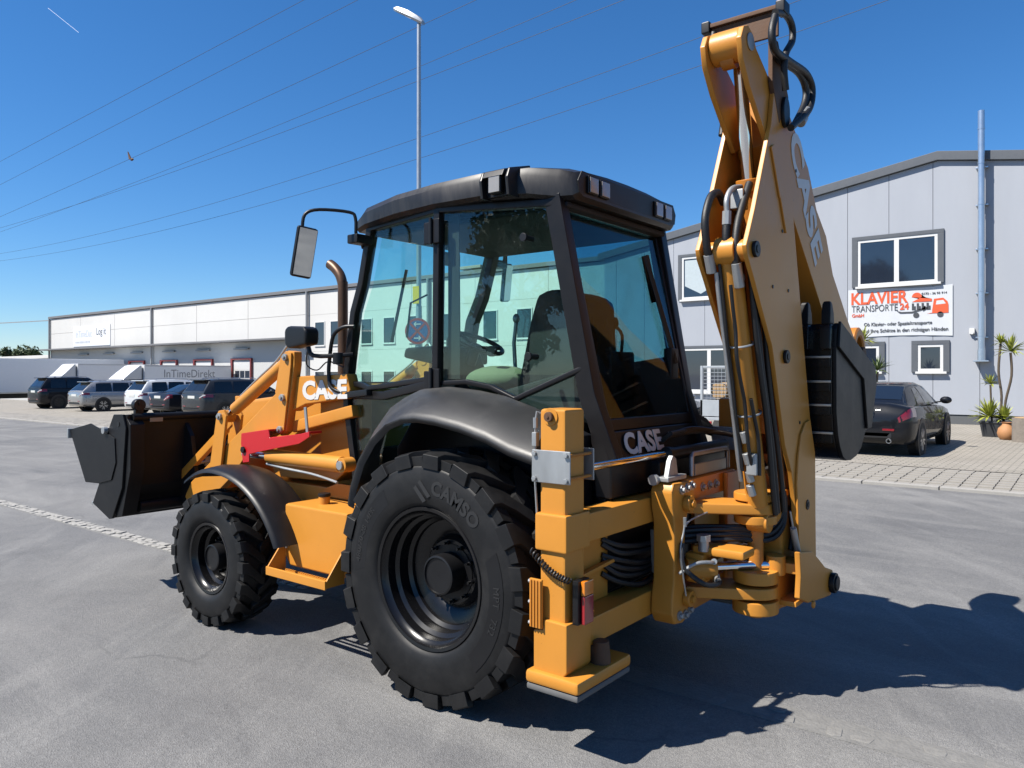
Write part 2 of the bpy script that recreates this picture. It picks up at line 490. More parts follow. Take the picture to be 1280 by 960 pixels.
def axis_pts(lo, hi, d0, d1, step, far):
    s = []
    x = d0
    while x <= d1 + 1e-6:
        s.append(x); x += step
    st = step
    x = d1
    while x < hi:
        st *= 1.5; x = min(hi, x + st); s.append(x)
    st = step; x = d0
    while x > lo:
        st *= 1.5; x = max(lo, x - st); s.insert(0, x)
    return s
def sheet(name, xs, ys, off, m):
    g = G()
    nx = len(xs)
    g.v = [(x, y, gz(x, y) + off) for y in ys for x in xs]
    for j in range(len(ys) - 1):
        for i in range(nx - 1):
            a = j * nx + i
            g.f.append([a, a + 1, a + nx + 1, a + nx])
    return struct(g.make(name, m, smooth=60))
sheet('ground', axis_pts(-4000, 6000, -20, 90, 2.5, 0), axis_pts(-5000, 4000, -30, 10, 1.25, 0), -0.12, 'earth')
KY = -7.85
xs = axis_pts(-160, 320, -20, 40, 1.0, 0)
sheet('road', xs, [KY + i * 0.75 for i in range(21)] + [10, 16, 25, 45, 90], 0.0, 'asphalt')
sheet('pavement', axis_pts(-120, 320, -20, 90, 1.0, 0), [-60, -45, -34] + [-30 + i * 0.925 for i in range(22)] + [-9.78], 0.03, 'paving')
bed = sheet('paver_strip', axis_pts(-120, 320, -20, 40, 1.0, 0), [-9.78, -9.3, -8.8, -8.3, -7.98], 0.004, 'joint_sand')

# individually laid pavers of the strip behind the kerb; the far ones are one part
pm = G().box(-0.0965, 0.0965, -0.1105, 0.1105, -0.04, 0.0, 0.008).make('paver', 'paver', bed)
first = True
rest = G()
for r in range(8):
    for i in range(-22, 330):
        x = i * 0.201 + random.uniform(-.003, .003); y = -8.10 - r * 0.224
        z = gz(x, y) + 0.03 + random.uniform(-.003, .003)
        if -17 <= i <= 13:
            if first: o = pm; first = False
            else:
                o = pm.copy(); COL.objects.link(o); o.parent = bed
            o.location = (x, y, z); o.rotation_euler = (0.036 + random.uniform(-.006, .006), random.uniform(-.008, .008), random.uniform(-.01, .01))
        else:
            rest.box(x - .094, x + .094, y - .11, y + .11, z - .04, z)
ro = rest.make('distant_pavers', 'paver', bed, smooth=0); ro['kind'] = 'stuff'

# kerb stones
kerb = G().box(-60, 200, KY - 0.11, KY - 0.012, -0.4, -0.06).make('kerb', 'kerb'); struct(kerb)
kmesh = None
for i in range(-8, 70):
    x = i * 1.0 + 0.4
    if kmesh is None:
        o = G().box(-0.494, 0.494, -0.13, 0.0, -0.2, 0.0, 0.012).make('kerb_stone', 'kerb', kerb); kmesh = o
    else:
        o = kmesh.copy(); COL.objects.link(o); o.parent = kerb
    sl_ = gz(x + .5, KY) - gz(x - .5, KY)
    o.location = (x, KY, gz(x, KY) + 0.045); o.rotation_euler = (0, -sl_, random.uniform(-.004, .004))

# cobbled gutter line running under the machine
gut = G().box(-60, 120, -0.115, 0.115, -0.1, 0.003).make('gutter_strip', 'gutter_fill'); struct(gut)
shapes = []
for k in range(5):
    pts = []
    for t in range(8):
        a = 2 * pi * t / 8 + random.uniform(-.15, .15)
        pts.append((0.062 * random.uniform(.75, 1.08) * (abs(cos(a)) ** .45) * (1 if cos(a) > 0 else -1), 0.044 * random.uniform(.80, 1.08) * (abs(sin(a)) ** .45) * (1 if sin(a) > 0 else -1)))
    shapes.append(G().prism(pts, 'z', -0.04, 0.010, 0.006).make('cobble', 'cobble', gut))
    if k: shapes[-1].location = (3.0 - k * 0.13, 0.06, 0)
worn = []
for k in range(3):
    o = shapes[k].copy(); o.data = o.data.copy(); o.data.materials[0] = MT['cobble_worn']; COL.objects.link(o); o.parent = gut; o.location = (2.2 - k * .13, .05, -.004); worn.append(o)
farg = G()
for i in range(-60, 400):
    for r in (0, 1):
        x = i * 0.128 + r * 0.05 + random.uniform(-.012, .012) ; y = (r - 0.5) * 0.090 + random.uniform(-.008, .008)
        z = random.uniform(-.004, .006)
        if 33 <= i <= 92 or -26 <= i <= -10:
            if i < 0 and random.random() < .5: continue
            o = random.choice(shapes if i > 0 else worn).copy(); COL.objects.link(o); o.parent = gut
            if i < 0: z -= .0075
            o.location = (x, y, z); o.rotation_euler = (random.uniform(-.04, .04), random.uniform(-.04, .04), random.uniform(0, 6.28) if random.random() < .3 else random.choice((0, pi)) + random.uniform(-.1, .1))
        elif i > 92 or i < -26:
            farg.box(x - .058, x + .058, y - .055, y + .055, -.03, z + .008)
shapes[0].location = (3.2, 0.06, 0)
fo = farg.make('distant_cobbles', 'cobble', gut, smooth=0); fo['kind'] = 'stuff'

# ------------------------------------------------------------------ grey metal hall on the right
mat('panel_grey', (0.38, 0.40, 0.44), 0.42, metal=0.0, var=0.05, scale=2, dust=0.12, dustcol=(0.31, 0.32, 0.35), stretch=(1, 1, 0.2))
mat('dark_grey', (0.095, 0.105, 0.12), 0.5, var=0.1)
mat('window_white', (0.68, 0.68, 0.67), 0.35, var=0.04)
mat('window_dark', (0.020, 0.028, 0.045), 0.04, var=0.2, scale=1, spec=0.9)
mat('blind', (0.10, 0.13, 0.20), 0.5, var=0.1)
mat('curtain', (0.45, 0.52, 0.55), 0.9, var=0.15, scale=12)
mat('banner', (0.60, 0.62, 0.65), 0.55, var=0.03)
mat('orange_print', (0.70, 0.10, 0.03), 0.5, var=0.03)
mat('dark_print', (0.05, 0.055, 0.065), 0.6, var=0.05)
mat('galvanised', (0.50, 0.55, 0.60), 0.30, metal=0.85, var=0.12, scale=4)
mat('plinth', (0.10, 0.105, 0.11), 0.8, var=0.15)

WY = -22.3
hall = empty('metal_hall', (1.2, WY, 0.3))
tag(hall, 'two-storey grey metal-clad hall with dark roof edge behind the black coupe', 'building')
hx, hz0 = 1.2, 0.3
def H(g, name, m, par=None, sm=30):
    o = g.make(name, m, par or hall, sm)
    if par is None:
        o.matrix_parent_inverse = Matrix.Translation((-1.2, -WY, -0.3))
    return o
RX0, RX1 = 13.0, -11.5
def rz(x): return 8.62 - 0.163 * abs(x - 1.2) if x > 1.2 else 8.62 - 0.163 * abs(x - 1.2)
panel_edges = []
x = 0.10
while x > RX1: x -= 1.235
while x < RX0:
    a = max(x, RX1); b_ = min(x + 1.235, RX0)
    if b_ - a > 0.05:
        pts = [(a + .006, 0.62), (b_ - .006, 0.62), (b_ - .006, rz(b_) - .28)]
        if a < 1.2 < b_: pts.append((1.2, rz(1.2) - .28))
        pts.append((a + .006, rz(a) - .28))
        H(G().prism(pts, 'y', WY - 0.10, WY, 0.003), 'wall_panel', 'panel_grey')
    x += 1.235
H(G().box(RX1, RX0, WY - 14, WY - 0.11, 0.0, 6.5), 'wall', 'dark_grey')
H(G().box(RX1 - .02, RX0 + .02, WY - 0.12, WY - .03, 0.1, 0.60, 0.004), 'plinth', 'plinth')
H(G().prism([(RX0 + .25, rz(RX0 + .25)), (1.2, rz(1.2)), (RX1 - .25, rz(RX1 - .25)), (RX1 - .25, rz(RX1 - .25) - .27), (1.2, rz(1.2) - .27), (RX0 + .25, rz(RX0 + .25) - .27)], 'y', WY - 14.3, WY + 0.12, 0.01), 'roof', 'dark_grey')

def hall_window(x0, x1, z0, z1, n=1, fw=0.17, dress=None, open_right=False):
    g = G()
    p = WY + 0.055
    g.box(x0, x1, WY + .003, p, z1 - fw * .7, z1, 0.004).box(x0, x0 + fw, WY + .003, p, z0, z1 - fw * .7 - .002, .004).box(x1 - fw, x1, WY + .003, p, z0, z1 - fw * .7 - .002, .004)
    w = H(g, 'window', 'dark_grey')
    a, b_, c, d = x0 + fw, x1 - fw, z0 + .02, z1 - fw * .7
    s = G()
    t = 0.085
    s.box(a, b_, WY + .004, WY + .035, d - t, d - .002, .004).box(a, b_, WY + .004, WY + .035, c, c + t, .004)
    s.box(a, a + t, WY + .004, WY + .034, c + t + .001, d - t - .001, .003).box(b_ - t, b_, WY + .004, WY + .034, c + t + .001, d - t - .001, .003)
    for k in range(1, n):
        xm = lerp(a, b_, k / n)
        s.box(xm - .07, xm + .07, WY + .004, WY + .036, c + t + .001, d - t - .001, .003)
    s.box(a - .10, b_ + .05, WY + .003, WY + .13, c - .07, c - .003, .006)
    s.make('frame', 'window_white', w, 30)
    for k in range(n):
        q0 = lerp(a + t, b_ - t, k / n) + (.07 if k else 0); q1 = lerp(a + t, b_ - t, (k + 1) / n) - (.07 if k < n - 1 else 0)
        G().box(q0 + .001, q1 - .001, WY + .005, WY + .017, c + t + .001, d - t - .001).make('pane', 'window_dark', w, 0)
        if dress == 'blind' and k == 0:
            G().box(q0 + .01, q1 - .01, WY + .018, WY + .021, c + t + .02, d - t - .02).make('blind', 'blind', w, 0)
        if dress == 'curtain':
            xm = (q0 + q1) / 2
            G().prism([(q0 + .04, d - t - .05), (q1 - .04, d - t - .05), (q1 - .04, c + t + .42), (xm, c + t + .10), (q0 + .04, c + t + .42)], 'y', WY + .0175, WY + .021).make('curtain', 'curtain', w, 0)
    return w
hall_window(1.03, 3.66, 4.63, 6.26, 2)
hall_window(0.88, 1.92, 1.90, 2.87, 1)
hall_window(2.68, 3.72, 1.90, 2.87, 1)
hall_window(8.0, 9.78, 4.58, 6.28, 1, .14, 'curtain')
hall_window(7.35, 9.78, 1.17, 2.88, 2, .13)
hall_window(4.9, 6.6, 4.60, 6.26, 1)

# flue pipe
fl = G().cyl((0.03, WY + .28, 2.25), (0.03, WY + .28, 9.55), 0.09, seg=20)
for z in (2.95, 4.25, 5.5, 6.8, 8.0, 9.0): fl.cyl((0.03, WY + .28, z), (0.03, WY + .28, z + .05), 0.098, seg=20)
flue = tag(fl.make('flue_pipe', 'galvanised'), 'tall galvanised flue pipe running up the grey hall wall', 'flue pipe')
for z in (2.9, 4.2, 5.5, 6.8, 7.9): G().box(-.13, .19, WY + .002, WY + .16, z, z + .035, .004).make('bracket', 'galvanised', flue)
G().box(-.16, .22, WY + .003, WY + .42, 2.20, 2.24, .004).make('support', 'galvanised', flue)
G().cyl((0.03, WY + .28, 2.245), (0.03, WY + .28, 2.55), 0.105, seg=20).make('cleaning_tee', 'galvanised', flue)
tag(G().box(.22, .36, WY + .002, WY + .10, 3.03, 3.2, .01).cyl((.29, WY + .12, 3.07), (.29, WY + .02, 3.07), .05, seg=12).make('motion_sensor', 'window_white'), 'small white motion sensor on the grey wall beside the flue', 'sensor')

# banner
BN0, BN1, BZ0, BZ1 = 0.80, 3.78, 3.0, 4.56
bg_ = G()
nb = 24
top = []; bot = []
for i in range(nb + 1):
    x = lerp(BN1, BN0, i / nb)
    top.append((x, WY + .028 + .004 * sin(i * .9), BZ1 + .03 * sin(i / nb * pi * 2) - .03 * sin(i / nb * pi)))
    bot.append((x, WY + .026 + .005 * sin(i * 1.3 + 1), BZ0 + .05 * sin(i / nb * pi)))
rows = [[tuple(lerp(a[k], c[k], t / 6) for k in range(3)) for a, c in zip(top, bot)] for t in range(7)]
bg_.v = [p for r in rows for p in r]
for j in range(6):
    for i in range(nb):
        a = j * (nb + 1) + i
        bg_.f.append([a, a + 1, a + nb + 2, a + nb + 1])
ban = tag(bg_.make('banner', 'banner', smooth=60), 'white printed banner under the large upper window of the grey hall', 'banner')
BY = WY + .037
def btxt(s, x, z, size, m, **k):
    text('lettering', s, size, m, ban, (x, BY, z), (-1, 0, 0), (0, 0, 1), 0.003, align='LEFT', **k)
btxt('KLAVIER', 3.68, 4.245, 0.53, 'orange_print', bold=0.014, fit=1.66)
btxt('TRANSPORTE', 3.67, 3.925, 0.30, 'dark_print', fit=1.36)
btxt('24', 2.25, 3.94, 0.27, 'orange_print', bold=0.008, fit=.26)
btxt('GmbH', 3.66, 3.72, 0.15, 'orange_print', bold=0.003, fit=.36)
btxt('Ob Klavier- oder Spezialtransporte', 3.30, 3.42, 0.155, 'dark_print', bold=0.0025, fit=1.95)
btxt('wir sind Ihre Schätze in den richtigen Händen', 3.62, 3.21, 0.155, 'dark_print', bold=0.0025, fit=2.70)
btxt('0173 - 36 93 914', 1.64, 4.31, 0.09, 'dark_print', bold=.002, fit=.69)
def bpoly(pts, m):
    G().prism([(x, z) for x, z in pts], 'y', BY - .002, BY + .001).make('emblem', m, ban, 0)
def arc(cx, cz, r, a0, a1, n=12): return [(cx - r * cos(lerp(a0, a1, i / n)), cz + r * sin(lerp(a0, a1, i / n))) for i in range(n + 1)]
bpoly([(1.91, 4.07)] + arc(1.77, 4.22, .14, 0, pi) + [(1.63, 4.19), (1.36, 4.15), (1.36, 4.07)], 'orange_print')
bpoly([(1.35, 3.72), (1.35, 3.80), (1.30, 4.14), (1.05, 4.16), (.94, 4.05), (.91, 3.95), (.91, 3.70), (1.5, 3.70)], 'orange_print')
G().prism([(1.25, 3.96), (1.23, 4.08), (1.05, 4.09), (.98, 3.98)], 'y', BY + .0015, BY + .003).make('emblem', 'banner', ban, 0)
for k in range(4):
    bpoly([(1.91 - k * .135, 3.82), (1.91 - k * .135, 4.03), (1.85 - k * .135, 4.03), (1.85 - k * .135, 3.94), (1.80 - k * .135, 3.94), (1.80 - k * .135, 3.82)], 'dark_print')
for cx in (1.79, 1.13): bpoly(arc(cx, 3.66, .085, 0, 2 * pi, 16)[:-1], 'dark_print')
bpoly([(2.34, 3.82), (2.25, 3.74), (1.9, 3.72), (1.60, 3.82), (1.60, 3.77), (1.45, 3.87), (1.58, 3.93), (1.59, 3.88), (1.9, 3.78), (2.2, 3.78)], 'dark_print')

# ------------------------------------------------------------------ white warehouse far left
mat('wall_white', (0.61, 0.602, 0.582), 0.7, var=0.04, scale=0.6, dust=0.12, dustcol=(0.43, 0.41, 0.385), stretch=(1, 1, 0.3))
mat('wall_low', (0.52, 0.52, 0.51), 0.75, var=0.08, scale=0.6)
mat('roof_edge', (0.16, 0.16, 0.165), 0.6, var=0.1)
mat('door_red', (0.19, 0.03, 0.03), 0.5, var=0.1)
mat('door_panel', (0.62, 0.62, 0.61), 0.5, var=0.05)
mat('pipe_grey', (0.28, 0.29, 0.30), 0.5, var=0.1)
mat('sign_white', (0.72, 0.74, 0.78), 0.5, var=0.03)
mat('faded_print', (0.52, 0.56, 0.62), 0.6, var=0.1)
VY = -29.0
wh = tag(empty('warehouse', (50, VY, 0)), 'long low white warehouse with loading doors under a canopy behind the parked cars', 'building')
def Wp(g, name, m, par=None, sm=30):
    o = g.make(name, m, par or wh, sm)
    if par is None: o.matrix_parent_inverse = Matrix.Translation((-50, -VY, 0))
    return o
WX0, WX1, WZ = -6.0, 83.6, 7.55
Wp(G().box(WX0, WX1 - .1, VY - 30, VY - .4, -1.6, WZ - .1), 'core_wall', 'wall_low')
# upper facade panels
x = 40.9
xsplit = [83.6, 76.4, 69.3, 62.3, 55.2, 48.0, 40.9]
for a, b_ in zip(xsplit[1:], xsplit[:-1]):
    for z0, z1 in ((4.42, 5.97), (5.99, 7.5)):
        Wp(G().box(a + .02, b_ - .02, VY - .4, VY, z0, z1, .005), 'wall_panel', 'wall_white')
Wp(G().box(40.9, 83.6, VY - .39, VY - .08, -1.6, 4.4), 'dock_wall', 'wall_low')
Wp(G().box(40.8, 83.9, VY - .05, VY + .9, 4.26, 4.40, .01), 'canopy', 'roof_edge')
x = 40.9
while x > WX0:
    a = x - 5.1
    for z0, z1 in ((-1.6, 1.7), (1.71, 3.4), (3.41, 5.9), (5.91, 7.5)):
        Wp(G().box(a + .01, x - .01, VY - .4, VY - .02, z0 + .0, z1 - .0, .004), 'wall_panel', 'wall_white')
    x = a
Wp(G().box(WX0 - .1, WX1 + .1, VY - 30, VY + .12, WZ, WZ + .22, .01), 'roof', 'roof_edge')
for x in (62.3, 40.8, 83.4, 29.2):
    p = Wp(G().cyl((x, VY + .12, -.5), (x, VY + .12, WZ), .09, seg=10), 'downpipe', 'pipe_grey')
for x0, x1 in ((47.5, 50.2), (52.8, 55.6), (58.2, 60.9), (63.7, 66.5), (69.0, 71.8), (74.3, 77.1)):
    d = Wp(G().box(x0, x0 + .14, VY - .06, VY + .10, -.6, 3.05, .01).box(x1 - .22, x1, VY - .06, VY + .10, -.6, 3.05, .01).box(x0 + .141, x1 - .221, VY - .06, VY + .10, 2.94, 3.05, .01), 'dock_door', 'door_red')
    for k in range(5):
        G().box(x0 + .142, x1 - .222, VY - .055, VY - .02, -.6 + k * .69, .08 + k * .69, .01).make('door_panel', 'door_panel', d)
    for zz in (0.95, 1.6):
        for k in range(3):
            a = lerp(x0 + .3, x1 - .42, k / 3)
            G().box(a + .05, a + .62, VY - .019, VY - .01, zz, zz + .5).make('pane', 'window_dark', d, 0)
    Wp(G().box(x0 + .4, x1 - .4, VY - .06, VY + .12, 3.7, 3.82, .01), 'dock_lamp', 'pipe_grey')
for x0 in (39.05, 37.4, 34.3, 32.2, 29.9, 27.6, 24.0, 21.6, 18.6, 16.2, 13.6):
    for z0, z1 in ((3.85, 5.37), (0.6, 2.0)):
        w = Wp(G().box(x0 - .08, x0 + 1.03, VY - .019, VY + .05, z0 - .12, z0 - .03, .005).box(x0 - .06, x0 + 1.01, VY - .019, VY + .02, z1, z1 + .06, .005).box(x0 - .06, x0, VY - .019, VY + .02, z0 - .029, z1 - .001, .004).box(x0 + .95, x0 + 1.01, VY - .019, VY + .02, z0 - .029, z1 - .001, .004), 'window', 'window_white')
        G().box(x0, x0 + .95, VY - .018, VY - .008, z0 - .028, z1 - .001).make('pane', 'window_dark', w, 0)
Wp(G().box(30.0, 31.4, VY - 7, VY - 5.6, WZ, WZ + 1.3, .02).box(29.7, 31.7, VY - 7.3, VY - 5.3, WZ + 1.31, WZ + 1.5, .02), 'chimney', 'kerb')
sg = Wp(G().box(70.1, 77.9, VY + .002, VY + .05, 4.55, 6.5, .005), 'sign', 'sign_white')
text('lettering', 'InTimeDat', 0.95, 'faded_print', sg, (75.6, VY + .056, 5.72), (-1, 0, 0), (0, 0, 1), .006, xscale=.85)
text('lettering', 'Log it', 0.95, 'dark_print', sg, (71.9, VY + .056, 5.86), (-1, 0, 0), (0, 0, 1), .006, xscale=.9)
text('lettering', 'www.intime-dat.de', 0.42, 'faded_print', sg, (75.8, VY + .056, 4.98), (-1, 0, 0), (0, 0, 1), .006)
# low shed roof beyond
sh = tag(empty('low_shed', (95, -34, 0)), 'low flat white shed roof left of the warehouse corner', 'building')
def Sp(g, name, m):
    o = g.make(name, m, sh); o.matrix_parent_inverse = Matrix.Translation((-95, 34, 0)); return o
Sp(G().box(86, 140, -40, -31, -1.5, 3.6), 'wall', 'wall_low')
Sp(G().box(85.7, 140.3, -40.3, -30.7, 3.61, 3.95, .02), 'roof', 'wall_white')

# ================================================================== BACKHOE LOADER
BH = tag(empty('backhoe_loader', (0, 0, 0)), 'orange backhoe loader with black cab, black buckets and boom folded upright', 'backhoe loader')
def P(g, name, m, par=None, sm=40, label=None):
    o = g.make(name, m, par or BH, sm)
    if label: o['label'] = label
    return o

# ------------------------------------------------------------------ wheels
def wheel(name, cx, cz, yo, s, R, W, rs, rr, nl, lug, hubr, nuts, nutr, dish, camber_text=None):
    """yo: outer face, s=+1 outer side towards +y; d measured inwards from the outer face"""
    Yd = lambda d: yo - s * d
    g = G()
    rb = R - lug
    prof = [(rr - .015, .055), (rr + .004, .030), (rr + .025, .012), (lerp(rr, rs, .35), .002), (lerp(rr, rs, .7), .002), (rs, .010), (rs + .012, .020),
            (rb - .006, .05), (rb, .08), (rb + .004, W / 2), (rb, W - .08), (rb - .006, W - .05), (rs + .012, W - .02), (rs, W - .01), (lerp(rr, rs, .5), W), (rr + .02, W - .02), (rr - .015, W - .06)]
    seg = 72
    rings = [[(cx + r * cos(t), Yd(d), cz + r * sin(t)) for t in [2 * pi * i / seg for i in range(seg)]] for r, d in prof]
    g.loft(rings, cap=False)
    pitch = 2 * pi / nl
    for side in (0, 1):
        for k in range(nl):
            t0 = pitch * (k + .5 * side)
            secs = []
            for d, sh, wd, rt in ((0.0, 0.0, .50, R - .012), (.045, .03, .50, R), (W * .28, .30, .46, R), (W * .44, .62, .42, R + .002), (W * .56, .80, .34, R + .002)):
                dd = d if side == 0 else W - d
                th = t0 + sh * pitch
                w = wd * pitch / 2
                lo = (rs + .004) if d == 0.0 else rb - .012
                wl = w * 1.22
                secs.append([(cx + lo * cos(th - wl), Yd(dd), cz + lo * sin(th - wl)), (cx + rt * cos(th - w), Yd(dd), cz + rt * sin(th - w)),
                             (cx + rt * cos(th + w), Yd(dd), cz + rt * sin(th + w)), (cx + lo * cos(th + wl), Yd(dd), cz + lo * sin(th + wl))])
            g.loft(secs, bev=.004)
            # lower step block between the lugs
            secs = []
            for d, sh in ((.018, .46), (W * .2, .56)):
                dd = d if side == 0 else W - d
                th = t0 + sh * pitch; w = .19 * pitch
                rt = rb + lug * .38
                lo = rs + .012 if d < .02 else rb - .02
                secs.append([(cx + lo * cos(th - w), Yd(dd), cz + lo * sin(th - w)), (cx + rt * cos(th - w), Yd(dd), cz + rt * sin(th - w)), (cx + rt * cos(th + w), Yd(dd), cz + rt * sin(th + w)), (cx + lo * cos(th + w), Yd(dd), cz + lo * sin(th + w))])
            g.loft(secs, bev=.003)
    ty = P(g, name, 'rubber')
    # rim
    r = G()
    pr = [(rr - .02, .075), (rr + .006, .040), (rr - .004, .026), (rr - .022, .030), (rr - .030, .055), (rr - .050, .068), (rr - .054, .12), (rr - .075, .135), (rr - .079, .20),
          (rr - .10, .215), (rr - .104, dish), (rr - .16, dish + .012), (hubr + .10, dish + .03), (hubr + .07, dish), (hubr * .9, dish), (.0, dish)]
    rings = [[(cx + max(q, .002) * cos(t), Yd(d), cz + max(q, .002) * sin(t)) for t in [2 * pi * i / 64 for i in range(64)]] for q, d in pr]
    r.loft(rings, cap=False)
    P(r, 'rim', 'black_paint', ty)
    h = G()
    hp = [(hubr * 1.02, dish - .001), (hubr * 1.02, dish - .10), (hubr * .99, dish - .115), (hubr * .90, dish - .118), (hubr * .88, dish - .108), (.002, dish - .106)]
    rings = [[(cx + q * cos(t), Yd(d), cz + q * sin(t)) for t in [2 * pi * i / 40 for i in range(40)]] for q, d in hp]
    h.loft(rings, cap=False)
    P(h, 'hub', 'black_satin', ty)
    n0 = None
    for k in range(nuts):
        t = 2 * pi * (k + .3) / nuts
        c = (cx + nutr * cos(t), cz + nutr * sin(t))
        P(G().cyl((c[0], Yd(dish + .02), c[1]), (c[0], Yd(dish - .022), c[1]), .0135, seg=6, bev=.002).cyl((c[0], Yd(dish - .0225), c[1]), (c[0], Yd(dish - .045), c[1]), .008, seg=8), 'wheel_nut', 'black_paint', ty)
    return ty
RW = dict(R=.705, W=.43, rs=.612, rr=.398, nl=19, lug=.045, hubr=.112, nuts=10, nutr=.165, dish=.235)
FWD = dict(R=.492, W=.32, rs=.412, rr=.262, nl=20, lug=.036, hubr=.095, nuts=8, nutr=.125, dish=.17)
wl = wheel('rear_wheel', 0, .70, 1.13, 1, **RW)
wheel('rear_wheel', 0, .70, -1.13, -1, **RW)
fl_ = wheel('front_wheel', 2.21, .488, 1.13, 1, **FWD)
wheel('front_wheel', 2.21, .488, -1.13, -1, **FWD)
def sidewall(body, size, r, ang, par, cx=0, cz=.70, y=1.128, m='rubber_letter', **k):
    vs, fs = text_geo(body, size, .006, **k)
    g = G()
    g.raw([(cx - (r + v[1]) * cos(ang - v[0] / r), y + v[2], cz + (r + v[1]) * sin(ang - v[0] / r)) for v in vs], fs)
    return P(g, 'raised_lettering', m, par, 0)
sidewall('CAMSO', .105, .515, rad(62), wl, bold=.004, spacing=1.06)
sidewall('480/70-28 14PR', .05, .53, rad(158), wl, spacing=1.1)
sidewall('MPT', .055, .52, rad(-1), wl, spacing=1.15)
sidewall('732', .055, .52, rad(-18), wl, spacing=1.15)
g = G()
for q in ((0, 0), (.035, .03)):
    pts = [(-.075 + q[0], .47 - q[1]), (0.0 + q[0], .55 - q[1]), (.02 + q[0], .535 - q[1]), (-.05 + q[0], .455 - q[1])]
    a0 = rad(92)
    g.raw([(-(r) * cos(a0 + x / r), 1.131, .70 + r * sin(a0 + x / r)) for x, r in pts], [[0, 1, 2, 3]])
P(g, 'raised_emblem', 'rubber_letter', wl, 0)
# worn flat shields on the sidewall
for a0, a1 in ((rad(126), rad(180)), (rad(-46), rad(20))):
    g = G()
    n = 14
    pin = [(.475, lerp(a0, a1, i / n)) for i in range(n + 1)]; pout = [(.565, lerp(a0 - .03, a1 + .06, i / n)) for i in range(n + 1)]
    g.v = [(-r * cos(a), 1.1285, .70 + r * sin(a)) for r, a in pin + pout]
    g.f = [[i, i + 1, n + 2 + i, n + 1 + i] for i in range(n)]
    P(g, 'sidewall_shield', 'black_satin', wl)

# ------------------------------------------------------------------ chassis, hood
P(G().box(-.75, 3.0, -.40, .40, .52, .95, .01), 'chassis', 'orange')
P(G().cyl((2.21, -.85, .49), (2.21, .85, .49), .11, seg=24).box(2.08, 2.34, -.5, .5, .42, .62, .03), 'front_axle', 'black_satin')
P(G().cyl((0, -.9, .70), (0, .9, .70), .16, seg=24).box(-.22, .22, -.4, .4, .5, .9, .05), 'rear_axle', 'black_satin')
hd_ = P(G().prism([(1.28, .95), (3.02, .95), (3.08, 1.05), (3.05, 1.46), (2.9, 1.60), (1.28, 1.765)], 'y', -.43, .43, .03), 'hood', 'orange')
for k in range(26):
    x = 1.34 + k * .045
    z = 1.765 - (x - 1.28) * .102
    P(G().box(x, x + .026, -.36, .36, z - .01, z + .016, .004), 'louvre', 'black_satin', hd_)
P(G().prism([(2.95, .9), (3.12, .95), (3.10, 1.42), (2.95, 1.50)], 'y', -.40, .40, .02), 'grille', 'black_satin')
P(G().prism([(2.16, 1.19), (2.13, 1.04), (1.40, 1.06), (1.30, 1.13), (1.28, 1.19)], 'y', .45, .60, .008), 'frame_panel', 'orange')
P(G().box(1.05, 2.6, .42, .62, .86, 1.02, .012), 'frame_beam', 'orange')
P(G().box(1.16, 1.62, .46, .56, 1.18, 1.78, .012), 'loader_tower', 'orange')
P(G().box(1.16, 1.62, -.56, -.46, 1.18, 1.78, .012), 'loader_tower', 'orange')

# exhaust stack
P(G().tube([(2.16, -.10, 1.5), (2.16, -.10, 2.52), (2.165, -.10, 2.60), (2.20, -.10, 2.68), (2.27, -.10, 2.745), (2.33, -.10, 2.78)], .043, seg=18, smooth=3), 'exhaust_pipe', 'exhaust_rust')

# ------------------------------------------------------------------ front fenders
def fender_arc(cx, cz, r, a0, a1, y0, y1, th, lip, n=22):
    rings = []
    for i in range(n + 1):
        a = lerp(a0, a1, i / n)
        c, s = cos(a), sin(a)
        rr_ = r + .06 * max(0, (a - rad(95)) / rad(40)) ** 1.5
        # cross section: outer rolled lip, crown, inner
        sec = []
        for yy, dr in ((y1, -lip), (y1 - .008, -.012), (y1 - .03, .0), (lerp(y0, y1, .55), .016), (y0 + .03, .0), (y0, -.01), (y0, -.01 - th), (y0 + .03, -th), (lerp(y0, y1, .55), .016 - th), (y1 - .034, -th), (y1 - .016, -.016), (y1 - .012, -lip)):
            sec.append((cx + (rr_ + dr) * c, yy, cz + (rr_ + dr) * s))
        rings.append(sec)
    return G().loft(rings)
for s in (1, -1):
    y0, y1 = (.78, 1.135) if s == 1 else (-1.135, -.78)
    P(fender_arc(2.13, .46, .69, rad(164), rad(57), y0, y1, .006, .03), 'front_fender', 'black_satin')
P(G().bar((1.72, .78, .9), (1.72, .42, .8), .05, .05).bar((2.3, .80, 1.10), (2.3, .42, .75), .05, .05), 'fender_bracket', 'black_satin')

# ------------------------------------------------------------------ tank and step (left) and battery box (right)
tk = P(G().prism([(.82, .95), (1.47, .95), (1.47, .60), (1.42, .53), (.86, .53), (.82, .58)], 'y', .46, .975, .018), 'hydraulic_tank', 'orange')
P(G().cyl((1.24, .82, .945), (1.24, .82, 1.0), .038, seg=20, bev=.003), 'filler_neck', 'orange', tk)
P(G().cyl((1.24, .82, 1.001), (1.24, .82, 1.022), .042, seg=20, bev=.004), 'filler_cap', 'black_satin', tk)
P(G().prism([(.80, .955), (1.50, .955), (1.47, 1.01), (1.32, 1.06), (.80, 1.06)], 'y', .63, .645, .003), 'tank_guard', 'orange', tk)
P(G().box(.82, 1.47, -.95, -.46, .53, .95, .018), 'battery_box', 'orange')
st = P(G().box(.84, 1.46, 1.118, 1.132, .495, .552, .005), 'step', 'orange')
for sx in (.845, 1.455):
    P(G().prism([(.978, .505), (1.118, .505), (1.118, .55), (1.00, .70), (.978, .70)], 'x', sx - .006, sx + .006, .002), 'step_wing', 'orange', st)
